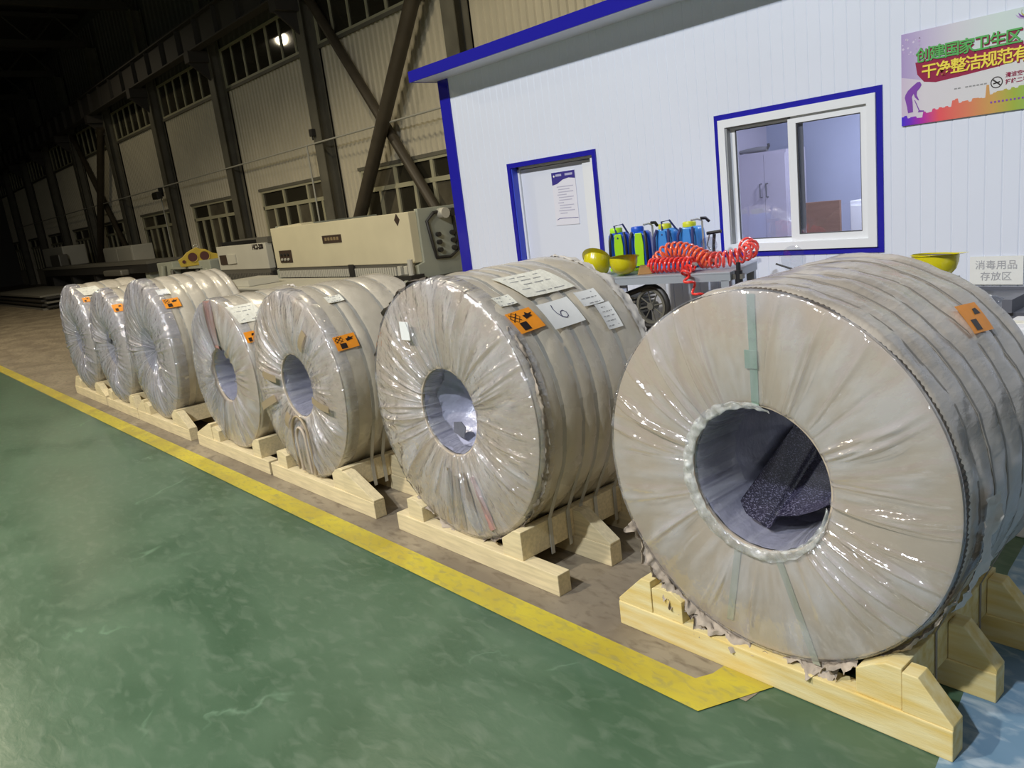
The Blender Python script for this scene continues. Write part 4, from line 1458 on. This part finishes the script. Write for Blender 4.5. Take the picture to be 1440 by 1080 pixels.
gp.tube([(XS + 0.03, 0.45, 1.62), (XS + 0.03, 0.75, 1.65), (XS + 0.03, 0.86, 1.55), (XS + 0.03, 0.88, 0.95), (XS + 0.03, 0.70, 0.86), (XS + 0.03, 0.40, 0.88), (XS + 0.03, 0.36, 1.1), (XS + 0.03, 0.30, 1.5), (XS + 0.03, 0.45, 1.62)], 0.028, 8)
gp.build('oil_pipe', M['dark'], sh, smooth=True)
MB().cyl((XS, 0.62, 1.60), (XS + 0.16, 0.62, 1.60), 0.09, 12).build('oil_cap', M['shearw'], sh, smooth=True)
MB().cyl((XS, 0.80, 1.60), (XS + 0.14, 0.80, 1.60), 0.07, 12).build('valve', M['dark'], sh, smooth=True)
for j in range(3):
    for y in (0.50, 0.80):
        MB().cyl((XS, y, 1.0 + j * 0.13), (XS + 0.07, y, 1.0 + j * 0.13), 0.04, 10).build('knob', M['dark'], sh, smooth=True)
MB().box(XS, XS + 0.012, 1.12, 1.32, 1.03, 1.25).build('data_plate', M['plategreen'], sh)
MB().tube([(XS - 0.02, -0.12, 0.92), (XS - 0.02, -0.12, 0.60)], 0.05, 10).build('foot_valve', M['shearw'], sh)
MB().box(2.35, 2.8, -0.22, 0.05, 0.58, 0.66).build('front_bracket', M['dark'], sh)
for x in (-2.2, -0.6, 1.0, 2.2):
    MB().box(x, x + 0.14, -0.42, -0.06, 0.46, 0.56).build('support_arm', M['midsteel'], sh)

s2 = thing('shearing_machine', 'smaller whitish guillotine shear left of the large cream shear', 'shear', (-18.25, 7.5, 0))
MB().box(-1.42, 1.45, 0, 0.15, 0.84, 1.41).build('front_cover', M['shearw'], s2, bevel=0.012)
MB().box(-1.3, 1.3, 0.15, 0.8, 0.9, 1.35).build('upper_beam', M['sheargreen'], s2)
MB().box(-1.40, 1.44, 0.02, 0.13, 0.74, 0.84).build('lower_rail', M['midsteel'], s2)
bars(s2, -1.38, 1.42, 30, 0.0, 0.05, 0.62, 0.75, M['midsteel'], 0.6)
MB().box(-1.4, 1.43, 0.05, 0.12, 0.58, 0.75).build('blade_beam', M['dark'], s2)
MB().box(-1.4, 1.5, -0.06, 0.9, 0.40, 0.56).build('work_table', M['midsteel'], s2)
MB().box(-1.3, 1.35, 0.1, 0.8, 0.0, 0.40).build('base', M['sheargreen'], s2)
for x in (-1.52, 1.45):
    MB().prism([(-0.2, 0), (1.6, 0), (1.6, 1.5), (0.16, 1.5), (0.16, 0.82), (0.02, 0.78), (0.02, 0.6), (-0.2, 0.56)], x, x + 0.09, 'x').build('side_frame', M['dark'], s2)
cp = MB().box(-1.27, -0.80, -0.02, 0.0, 0.97, 1.20).build('control_panel', M['plate'], s2)
MB().prism([(-0.78, 0.975), (-0.30, 0.99), (-0.28, 1.20), (-0.80, 1.21)], -0.035, 0.0, 'y').build('panel_door', M['shearw'], s2, bevel=0.004)
text_mesh('lettering', 'HC2-200', 0.155, M['black'], s2, (0.74, -0.006, 1.285), ext=0.002, bold=0.006)
MB().box(-0.5, 1.5, 0.05, 0.5, 1.50, 1.53).box(0.9, 1.5, 0.05, 0.6, 1.41, 1.50).build('top_rail', M['midsteel'], s2)

# yellow hook block standing on a pale green press frame
pf = thing('press_frame', 'pale green press frame under the yellow hook block', 'press', (-21.8, 7.3, 0))
MB().box(-2.2, -0.9, 0.05, 0.8, 0, 1.12).build('upright', M['sheargreen'], pf, bevel=0.02)
MB().box(1.15, 1.9, 0.05, 0.8, 0, 1.12).build('upright', M['sheargreen'], pf, bevel=0.02)
MB().box(-0.9, 1.15, 0.25, 0.8, 0.0, 0.95).build('recess', M['dark'], pf)
MB().box(-1.1, 1.35, 0.02, 0.8, 0.93, 0.985).build('crossbar', M['sheargreen'], pf)
for x in (-0.85, 1.1):
    MB().tube([(x, 0.0, 0.1), (x, 0.0, 0.9)], 0.05, 8).build('guide_rod', M['midsteel'], pf)
MB().tube([(-1.5, 0.0, 0.3), (-1.5, -0.06, 0.7), (-1.4, -0.02, 1.05)], 0.06, 8).build('hose', M['sheargreen'], pf, smooth=True)
MB().tube([(1.7 + 0.3 * math.cos(a / 10 * PI), 0.0, 0.6 + 0.3 * math.sin(a / 10 * PI)) for a in range(20)], 0.03, 6, closed=True).build('ring_guard', M['sheargreen'], pf)
hb = thing('hook_block', 'yellow hook block plate with two round holes', 'hook block', (-21.25, 7.6, 0.99), R(71))
poly = [(-0.48, 0.0), (0.40, 0.0), (0.50, 0.12), (0.52, 0.22), (0.36, 0.27), (0.20, 0.39), (0.06, 0.42), (-0.02, 0.47), (-0.12, 0.43), (-0.28, 0.36), (-0.40, 0.25), (-0.52, 0.20)]
MB().prism(poly, 0.0, 0.16, 'y').build('cheek_plate', M['yellowm'], hb, bevel=0.015)
for x in (-0.147, 0.150):
    MB().cyl((x, -0.012, 0.22), (x, 0.03, 0.22), 0.116, 24).build('sheave_hole', M['redhole'], hb, smooth=True)
    MB().lathe([(0.116, -0.012), (0.130, -0.018), (0.130, 0.005)], (x, 0, 0.22), seg=24).build('hole_rim', M['yellowm'], hb)
MB().cyl((-0.38, -0.012, 0.13), (-0.38, 0.03, 0.13), 0.045, 14).build('pin', M['redhole'], hb)
MB().tube([(-0.02 + 0.05 * math.cos(a), 0.08, 0.49 + 0.04 * math.sin(a)) for a in [i * PI / 6 for i in range(12)]], 0.016, 8, closed=True).build('shackle', M['chrome'], hb)
MB().tube([(0.45, 0.05, 0.18), (0.72, 0.0, 0.12)], 0.03, 8).build('arm', M['midsteel'], hb)

lb = thing('roller_bed', 'long low dark machine bed with a pale top edge, far left', 'machine bed', (-32.0, 7.3, 0))
MB().box(-7.2, 7.2, 0, 1.1, 1.12, 1.2).build('top', M['midsteel'], lb)
MB().box(-7.2, 7.2, 0.02, 1.1, 0.86, 1.12).build('beam', M['dark'], lb)
for x in (-6.5, -3, 0.5, 4, 6.6):
    MB().box(x, x + 0.35, 0.1, 1.0, 0, 0.86).build('leg', M['sheargreen'] if x > 5 else M['dark'], lb)
MB().box(3.3, 5.3, -0.25, 0.02, 0.82, 1.0).build('motor', M['midsteel'], lb, bevel=0.05)
g1 = thing('lathe', 'grey headstock machine beyond the long bed', 'lathe', (-43.0, 8.5, 0))
MB().box(-2.5, 2.5, 0, 1.2, 0, 1.15).build('bed', M['dark'], g1)
MB().box(-2.2, 2.0, 0.1, 1.1, 1.15, 2.05).build('headstock', M['shearw'], g1, bevel=0.05)
MB().box(0.6, 2.4, -0.2, 0.2, 1.15, 1.7).build('carriage', M['midsteel'], g1, bevel=0.05)
MB().cyl((-2.3, 0.5, 1.6), (-2.6, 0.5, 1.6), 0.3, 16).build('chuck', M['chrome'], g1)
g2 = thing('control_cabinet', 'grey cabinet standing by the wall left of the hook block', 'cabinet', (-34.6, 9.2, 0))
MB().box(-2.0, 2.0, 0, 0.8, 0, 1.72).build('body', M['shearw'], g2, bevel=0.03)
for x in (-1.95, 0.02):
    MB().box(x, x + 1.93, -0.02, 0, 0.1, 1.65).build('door', M['shearw'], g2, bevel=0.01)
pl = thing('plate_stack', 'stack of dark steel plates on the floor, far left', 'steel plates', (-34.0, 5.2, 0))
for i in range(7):
    z = i * 0.07
    MB().box(-5 + 0.2 * (i % 3), 4.6 + 0.25 * (i % 2), 0.1 * (i % 2), 1.9, z, z + 0.06).build('plate', M['dark'] if i % 3 else M['midsteel'], pl)
p2 = thing('plate_stack', 'pale steel sheets stacked in front of the cream shear', 'steel sheets', (-14.6, 5.72, 0))
for x in (-2.1, 0.0, 2.1):
    MB().box(x - 0.08, x + 0.08, 0, 1.2, 0, 0.56).build('trestle', M['dark'], p2)
for i in range(4):
    z = 0.56 + i * 0.035
    MB().box(-2.5 + 0.15 * i, 2.3 + 0.2 * (i % 2), 0.06 * (i % 2), 1.25, z, z + 0.028).build('sheet', M['midsteel'] if i < 3 else M['shearw'], p2)
MB().box(-0.6, 0.3, 0.2, 0.8, 0.70, 0.82).build('offcut', M['shearw'], p2)

# ================================================================== BENCH BY THE CABIN
TB = R(13.5)
tb = thing('workbench', 'grey steel workbench against the cabin wall under the window', 'workbench', (-3.6, 3.9, 0), TB)
ZT = 1.11
MB().box(-0.38, 0.88, 0, 0.50, ZT - 0.012, ZT).build('top', M['bench'], tb, bevel=0.003)
MB().box(-0.38, 0.88, 0.0, 0.03, ZT - 0.055, ZT - 0.012).build('front_rail', M['bench'], tb)
MB().box(-0.38, 0.88, 0.47, 0.50, ZT - 0.055, ZT - 0.012).build('rear_rail', M['bench'], tb)
MB().box(0.85, 0.88, 0.03, 0.47, ZT - 0.055, ZT - 0.012).build('end_rail', M['bench'], tb)
MB().box(-0.3, 0.16, 0.03, 0.05, ZT - 0.10, ZT - 0.055).build('drawer_front', M['benchblue'], tb)
for x, y in ((-0.36, 0.02), (0.82, 0.0), (-0.36, 0.46), (0.82, 0.46)):
    MB().box(x, x + 0.05, y, y + 0.04, 0, ZT - 0.05).build('leg', M['bench'], tb)
MB().box(-0.34, 0.85, 0.04, 0.46, 0.30, 0.33).build('shelf', M['dark'], tb)
TM = Matrix.Translation((-3.6, 3.9, 0)) @ Matrix.Rotation(TB, 4, 'Z')


def on_bench(x, y, z=ZT):
    return tuple(TM @ Vector((x, y, z)))


# air compressor under the bench
ac = thing('air_compressor', 'dark belt driven air compressor with spoked wheel under workbench', 'compressor', (-3.38, 4.07, 0))
MB().tube([(-0.45, 0.08, 0.42), (-0.42, 0.08, 0.42), (0.42, 0.08, 0.42), (0.45, 0.08, 0.42)], [0.06, 0.15, 0.15, 0.06], 20).build('air_tank', M['dark'], ac, smooth=True)
MB().box(-0.36, 0.12, 0.0, 0.2, 0.57, 0.60).build('base_plate', M['dark'], ac)
MB().box(-0.28, -0.10, 0.0, 0.18, 0.60, 0.84).build('pump_block', M['dark'], ac, bevel=0.02)
for i in range(5):
    MB().box(-0.30, -0.08, -0.02, 0.20, 0.84 + i * 0.026, 0.853 + i * 0.026).build('cooling_fin', M['midsteel'], ac)
MB().cyl((-0.30, 0.06, 0.72), (-0.44, 0.06, 0.72), 0.07, 16).build('motor', M['dark'], ac, smooth=True)
fwc = (0.06, -0.02, 0.90)
MB().lathe([(0.100, -0.012), (0.118, -0.012), (0.118, 0.012), (0.100, 0.012)], fwc, seg=36, closed_prof=True).build('flywheel', M['column'], ac, smooth=True)
for i in range(8):
    a = i * PI / 4 + 0.2
    MB().tube([(fwc[0] + 0.02 * math.cos(a), fwc[1], fwc[2] + 0.02 * math.sin(a)), (fwc[0] + 0.102 * math.cos(a), fwc[1], fwc[2] + 0.102 * math.sin(a))], 0.005, 6).build('spoke', M['column'], ac)
MB().cyl((fwc[0], fwc[1] - 0.018, fwc[2]), (fwc[0], fwc[1] + 0.05, fwc[2]), 0.025, 12).build('hub', M['midsteel'], ac)
bel = []
for i in range(13):
    a = -PI / 2 + PI * i / 12
    bel.append((fwc[0] + 0.135 * math.cos(a), fwc[1] + 0.0, fwc[2] + 0.135 * math.sin(a)))
for i in range(13):
    a = PI / 2 + PI * i / 12
    bel.append((-0.30 + 0.07 * math.cos(a), fwc[1], 0.86 + 0.07 * math.sin(a)))
MB().tube(bel, 0.018, 8, closed=True).build('belt_guard', M['dark'], ac, smooth=True)
MB().cyl((-0.16, -0.03, 0.86), (-0.16, -0.0, 0.86), 0.022, 10).build('gauge', M['chrome'], ac)
for x in (-0.35, 0.35):
    MB().cyl((x, 0.02, 0.05), (x, 0.06, 0.05), 0.05, 14).build('foot_wheel', M['blackp'], ac)
    MB().box(x - 0.02, x + 0.02, 0.03, 0.12, 0.06, 0.30).build('foot', M['dark'], ac)

# knapsack sprayers
def sprayer(x, y, label, tank, lid, frame, seed, rz, lever=True):
    s = thing('knapsack_sprayer', label, 'sprayer', on_bench(x, y), TB + rz, 'knapsack sprayers on the workbench')
    s.scale = (0.86, 0.86, 0.80)
    m = MB()

    def ft(u, v):
        a = 2 * PI * u
        sx = 0.092 - 0.012 * v ** 3
        sy = 0.072 - 0.010 * v ** 3
        c, q = math.cos(a), math.sin(a)
        k = (abs(c) ** 5 + abs(q) ** 5) ** (-1 / 5)
        e = 1 if v < 0.93 else 1 - (v - 0.93) * 3.2
        return (sx * c * k * e, sy * q * k * e, 0.03 + 0.30 * v)

    m.grid(ft, 40, 14, wrap=True)
    n0 = len(m.v)
    m.v.append((0, 0, 0.335))
    for i in range(40):
        m.f.append((i * 15 + 14, ((i + 1) % 40) * 15 + 14, n0))
    m.build('tank', M[tank], s, smooth=60)
    MB().box(-0.088, 0.088, -0.066, 0.066, 0.0, 0.032).build('base', M[frame], s, bevel=0.01)
    MB().lathe([(0.001, 0.375), (0.045, 0.372), (0.052, 0.36), (0.052, 0.33), (0.001, 0.33)], (-0.02, 0, 0), 'z', 24).build('lid', M[lid], s, smooth=True)
    MB().prism([(-0.032, 0.04), (0.032, 0.04), (0.036, 0.22), (0.026, 0.32), (-0.026, 0.32), (-0.036, 0.22)], -0.086, -0.070, 'y').build('back_panel', M[frame], s, bevel=0.004)
    for q in (-0.065, 0.062):
        MB().tube([(q * 0.8, -0.075, 0.33), (q, -0.10, 0.27), (q * 1.05, -0.105, 0.16), (q, -0.08, 0.05)], 0.011, 8).build('shoulder_strap', M['blackp'] if tank == 'tblue' else M['navy'], s, smooth=True)
    if lever:
        MB().tube([(0.105, -0.02, 0.02), (0.105, -0.02, 0.37), (0.085, -0.05, 0.39), (0.05, -0.09, 0.385)], 0.008, 8).build('pump_lever', M['chrome'], s, smooth=True)
        MB().tube([(0.10, -0.03, 0.392), (0.125, 0.0, 0.39), (0.135, 0.03, 0.36)], 0.013, 8).build('lever_grip', M['blackp'], s, smooth=True)
    else:
        MB().tube([(0.08, 0.02, 0.30), (0.04, -0.03, 0.40), (-0.03, -0.03, 0.39), (0.0, -0.085, 0.28)], 0.008, 8).build('hose', M['navy'], s, smooth=True)
    return s


sprayer(-0.06, 0.41, 'leftmost dark blue and lime sprayer on the workbench', 'tblue', 'lime', 'lime', 1, 0.35, lever=False)
sprayer(0.125, 0.37, 'dark blue sprayer with lime panel and upright lever', 'tblue', 'tblue', 'lime', 2, 0.25)
sprayer(0.31, 0.41, 'sky blue sprayer with yellow lid, beside the dark blue ones', 'tsky', 'lid_y', 'tsky', 3, -0.1, lever=False)
sprayer(0.485, 0.41, 'sky blue sprayer with black lever, rightmost', 'tsky', 'lid_y', 'tsky', 4, -0.15)


# spiral air hoses
def spiral(path, rad, turns, rt, seg=14):
    P = [Vector(p) for p in path]
    # sample a smooth path
    L = [0]
    for a, c in zip(P, P[1:]):
        L.append(L[-1] + (c - a).length)

    def at(t):
        d = t * L[-1]
        for i in range(len(P) - 1):
            if d <= L[i + 1] or i == len(P) - 2:
                k = (d - L[i]) / (L[i + 1] - L[i])
                p0, p1, p2, p3 = P[max(0, i - 1)], P[i], P[i + 1], P[min(len(P) - 1, i + 2)]
                return 0.5 * ((2 * p1) + (-p0 + p2) * k + (2 * p0 - 5 * p1 + 4 * p2 - p3) * k * k + (-p0 + 3 * p1 - 3 * p2 + p3) * k ** 3)
    n = turns * seg
    out = []
    for i in range(n + 1):
        t = i / n
        c = at(t)
        d = (at(min(1, t + 0.01)) - at(max(0, t - 0.01))).normalized()
        s = d.cross(Vector((0, 0, 1)))
        s = s.normalized() if s.length > 0.05 else Vector((1, 0, 0))
        q = s.cross(d)
        a = 2 * PI * turns * t
        rr = rad(t) if callable(rad) else rad
        out.append(c + (s * math.cos(a) + q * math.sin(a)) * rr)
    return out


def hose(label, path, rad, turns, material, tail=None):
    p0 = Vector(path[0])
    h = thing('air_hose', label, 'hose', tuple(p0), 0, 'spiral air hoses on the workbench')
    MB().tube([q - p0 for q in spiral(path, rad, turns, 0.006)], 0.0085, 8).build('coil', M[material], h, smooth=True)
    if tail:
        MB().tube([q - p0 for q in tail], 0.0085, 8).build('tail', M[material], h, smooth=True)
    e = Vector(path[-1]) - p0
    MB().cyl(e, e + Vector((0.03, -0.01, 0.0)), 0.011, 10).build('coupling', M['chrome'], h)
    return h


hose('red spiral air hose at the front of the workbench, end hanging down',
     [on_bench(0.32, 0.10, ZT + 0.052), on_bench(0.45, 0.09, ZT + 0.052), on_bench(0.62, 0.07, ZT + 0.052)], 0.042, 10, 'hred',
     spiral([on_bench(0.60, 0.05, ZT + 0.03), on_bench(0.62, -0.06, ZT - 0.0), on_bench(0.68, -0.06, ZT - 0.10), on_bench(0.74, -0.06, ZT - 0.18)], 0.024, 4, 0.006, 14))
hose('orange spiral air hose arching over the red one',
     [on_bench(0.33, 0.19, ZT + 0.07), on_bench(0.40, 0.19, ZT + 0.13), on_bench(0.50, 0.19, ZT + 0.135), on_bench(0.60, 0.18, ZT + 0.10), on_bench(0.70, 0.16, ZT + 0.06)], 0.046, 12, 'horange')
hose('pinkish red spiral air hose at the right end of the workbench',
     [on_bench(0.62, 0.20, ZT + 0.06), on_bench(0.75, 0.16, ZT + 0.06), on_bench(0.86, 0.19, ZT + 0.07), on_bench(0.92, 0.28, ZT + 0.10), on_bench(0.86, 0.34, ZT + 0.13)], 0.046, 13, 'hpink')


def helmet(loc, rot, label):
    h = thing('hard_hat', label, 'helmet', loc, 0, 'yellow hard hats')
    h.rotation_euler = rot
    h.scale = (0.84, 0.84, 0.84)
    prof = [(0.001, 0.135), (0.05, 0.130), (0.085, 0.112), (0.108, 0.08), (0.118, 0.04), (0.121, 0.0)]
    m = MB()
    m.grid(lambda u, v: (prof[round(v * 5)][0] * math.cos(2 * PI * u) * 0.92, prof[round(v * 5)][0] * math.sin(2 * PI * u) * 1.12, prof[round(v * 5)][1]), 40, 5, wrap=True)
    m.grid(lambda u, v: ((prof[round(v * 5)][0] - 0.004) * math.cos(2 * PI * u) * 0.92, (prof[round(v * 5)][0] - 0.004) * math.sin(2 * PI * u) * 1.12, prof[round(v * 5)][1] - 0.004), 40, 5, wrap=True)
    m.build('shell', M['helmet'], h, smooth=True)
    m = MB()

    def brim(u, v):
        a = 2 * PI * u
        e = 0.012 + 0.045 * max(0, math.sin(a)) ** 2
        q = 0.118 + e * v
        return (q * math.cos(a) * 0.92, q * math.sin(a) * 1.10, 0.002 - 0.014 * v * max(0, math.sin(a)))

    m.grid(brim, 40, 3, wrap=True).build('brim', M['helmet'], h, smooth=True)
    MB().tube([(0.02 * s, y, 0.125 - abs(y) * 0.25) for s in (0,) for y in (-0.09, -0.05, 0, 0.05, 0.09)], 0.012, 8).build('ridge', M['helmet'], h, smooth=True)
    MB().grid(lambda u, v: (0.095 * math.cos(2 * PI * u) * 0.92, 0.095 * math.sin(2 * PI * u) * 1.1, 0.002 + 0.035 * v), 32, 1, wrap=True).build('headband', M['liner'], h, smooth=True)
    for a in (0.6, 2.2):
        MB().tube([(0.09 * math.cos(a), 0.1 * math.sin(a), 0.03), (0, 0, 0.095), (-0.09 * math.cos(a), -0.1 * math.sin(a), 0.03)], 0.008, 6).build('cradle_strap', M['liner'], h)
    return h


helmet(on_bench(0.125, 0.09, ZT + 0.119), (PI - 0.12, 0.06, 0.9), 'upturned yellow hard hat on the workbench before the sprayers')
helmet(on_bench(-0.105, 0.15, ZT + 0.108), (R(148), 0.1, 0.5), 'tilted yellow hard hat at the left end of the workbench')
helmet((-1.60, 4.17, 1.173), (PI, 0.05, 1.35), 'upturned yellow hard hat on dark bench at right')

tl = thing('wooden_mallet', 'small orange brown wooden block between helmet and red hose', 'mallet', on_bench(0.27, 0.10), TB + 0.4)
MB().prism([(-0.05, 0), (0.05, 0), (0.03, 0.055), (-0.03, 0.06)], -0.03, 0.03, 'y').build('head', mat('mallet_wood', (0.45, 0.24, 0.08), 0.6), tl, bevel=0.006)
MB().tube([(0, 0.03, 0.03), (-0.02, 0.14, 0.02)], 0.012, 8).build('handle', M['liner'], tl)
gb = thing('plastic_bag', 'crumpled clear plastic bag on the hoses', 'bag', on_bench(0.72, 0.10, ZT + 0.112), TB)
MB().grid(lambda u, v: ((0.05 + 0.012 * noise.noise(Vector((u * 6, v * 4, 2)))) * math.cos(2 * PI * u) * math.sin(PI * (0.05 + 0.9 * v)), (0.03 + 0.01 * noise.noise(Vector((u * 7, v * 5, 4)))) * math.sin(2 * PI * u) * math.sin(PI * (0.05 + 0.9 * v)), 0.05 - 0.05 * math.cos(PI * v)), 24, 10, wrap=True).build('bag', M['clear'], gb, smooth=True)
ag = thing('air_gun', 'black air gun standing at the right end of the workbench', 'air gun', on_bench(0.62, 0.43), TB)
MB().tube([(0, 0, 0.0), (0.0, 0, 0.12), (0.01, 0, 0.20)], [0.014, 0.010, 0.012], 8).build('grip', M['blackp'], ag, smooth=True)
MB().tube([(-0.04, 0, 0.208), (0.06, 0, 0.216)], 0.011, 8).build('barrel', M['blackp'], ag, smooth=True)
MB().tube([(-0.02, -0.01, 0.20), (-0.04, -0.01, 0.13), (-0.02, -0.01, 0.10)], 0.005, 6).build('trigger', M['chrome'], ag)
rg = thing('regulator', 'black air regulator hung on the right end of the bench', 'regulator', on_bench(0.915, 0.05, ZT - 0.05), TB)
MB().tube([(0, 0, -0.06), (0, 0, 0.05)], 0.024, 12).build('bowl', M['blackp'], rg, smooth=True)
MB().tube([(0, 0, 0.05), (0, 0, 0.10)], 0.014, 10).build('knob', M['blackp'], rg, smooth=True)
MB().box(-0.035, 0.03, -0.02, 0.02, 0.0, 0.03).build('body', M['midsteel'], rg)
MB().tube(spiral([(0.0, -0.03, -0.07), (-0.06, -0.03, -0.08), (-0.13, -0.03, -0.10)], 0.026, 7, 0.005), 0.0055, 6).build('hose', M['hred'], rg, smooth=True)
ct = thing('carton', 'small white carton below the bench by the right leg', 'carton', on_bench(0.785, 0.10, 0.335), TB)
MB().box(-0.05, 0.05, -0.05, 0.08, 0, 0.64).build('box', M['carton'], ct, bevel=0.004)
MB().box(-0.051, 0.051, -0.051, 0.081, 0.55, 0.58).build('tape', M['paper2'], ct)
fs_ = thing('face_shield', 'clear round plastic shield with black rod by the wall', 'face shield', (-2.58, 4.55, 1.12))
MB().lathe([(0.001, -0.02), (0.05, -0.016), (0.085, 0.0)], (0, 0, 0), 'y', 28).build('disc', M['clear'], fs_, smooth=True)
MB().tube([(-0.09, -0.05, -0.02), (0.12, -0.05, -0.085)], 0.006, 8).build('rod', M['blackp'], fs_)
MB().tube([(0, 0.01, -0.08), (0, 0.05, -1.12)], 0.010, 8).build('stand', M['pvc'], fs_)

# dark bench on the right ------------------------------------------
rb = thing('steel_bench', 'dark slate steel bench behind the nearest coil', 'bench', (-1.75, 3.98, 0))
MB().box(-0.05, 2.6, 0.0, 0.62, 0.915, 0.93).build('top', M['benchdark'], rb, bevel=0.003)
MB().prism([(-0.012, 0.93), (0.0, 0.93), (0.03, 0.79), (0.018, 0.79)], -0.05, 2.6, 'x').build('apron', M['benchdark'], rb)
MB().box(-0.05, 2.6, 0.60, 0.62, 0.93, 0.945).build('back_lip', M['benchdark'], rb)
for x in (-0.03, 1.25, 2.53):
    for y in (0.03, 0.54):
        MB().box(x, x + 0.05, y, y + 0.05, 0, 0.915).build('leg', M['benchdark'], rb)
MB().box(0.52, 0.56, -0.03, 0.15, 0.93, 0.99).build('corner_tray', M['benchdark'], rb)
bt = thing('tape_roll', 'flat roll of white tape on the dark bench', 'tape', (-1.42, 4.25, 0.931))
MB().lathe([(0.025, 0.0), (0.05, 0.0), (0.05, 0.022), (0.025, 0.022)], (0, 0, 0), 'z', 28, closed_prof=True).build('roll', M['paper'], bt, smooth=True)
MB().lathe([(0.022, 0.001), (0.025, 0.001), (0.025, 0.021), (0.022, 0.021)], (0, 0, 0), 'z', 28, closed_prof=True).build('core', M['kraft'], bt, smooth=True)
bo_ = thing('plastic_bottle', 'small clear bottle lying on the dark bench', 'bottle', (-1.34, 4.12, 0.955), 0.3)
MB().tube([(-0.07, 0, 0), (-0.06, 0, 0), (0.03, 0, 0), (0.05, 0, 0), (0.075, 0, 0)], [0.018, 0.024, 0.024, 0.012, 0.010], 14).build('body', M['clear'], bo_, smooth=True)
MB().tube([(0.075, 0, 0), (0.095, 0, 0)], 0.013, 10).build('cap', M['pvc'], bo_)
hx = thing('carton', 'small carton under the hard hat on the dark bench', 'carton', (-1.60, 4.17, 0.931))
MB().box(-0.09, 0.09, -0.08, 0.08, 0, 0.125).build('box', M['carton'], hx, bevel=0.004)
MB().box(-0.091, 0.091, -0.02, 0.02, 0.10, 0.127).build('tape', M['paper2'], hx)
cw = thing('carton', 'white carton in front of the dark bench at right edge', 'carton', (-0.98, 3.75, 0))
MB().box(-0.17, 0.3, -0.12, 0.14, 0, 0.93).build('box', M['carton'], cw, bevel=0.006)
MB().box(-0.172, 0.302, -0.03, 0.03, 0.85, 0.932).build('tape', M['paper2'], cw)
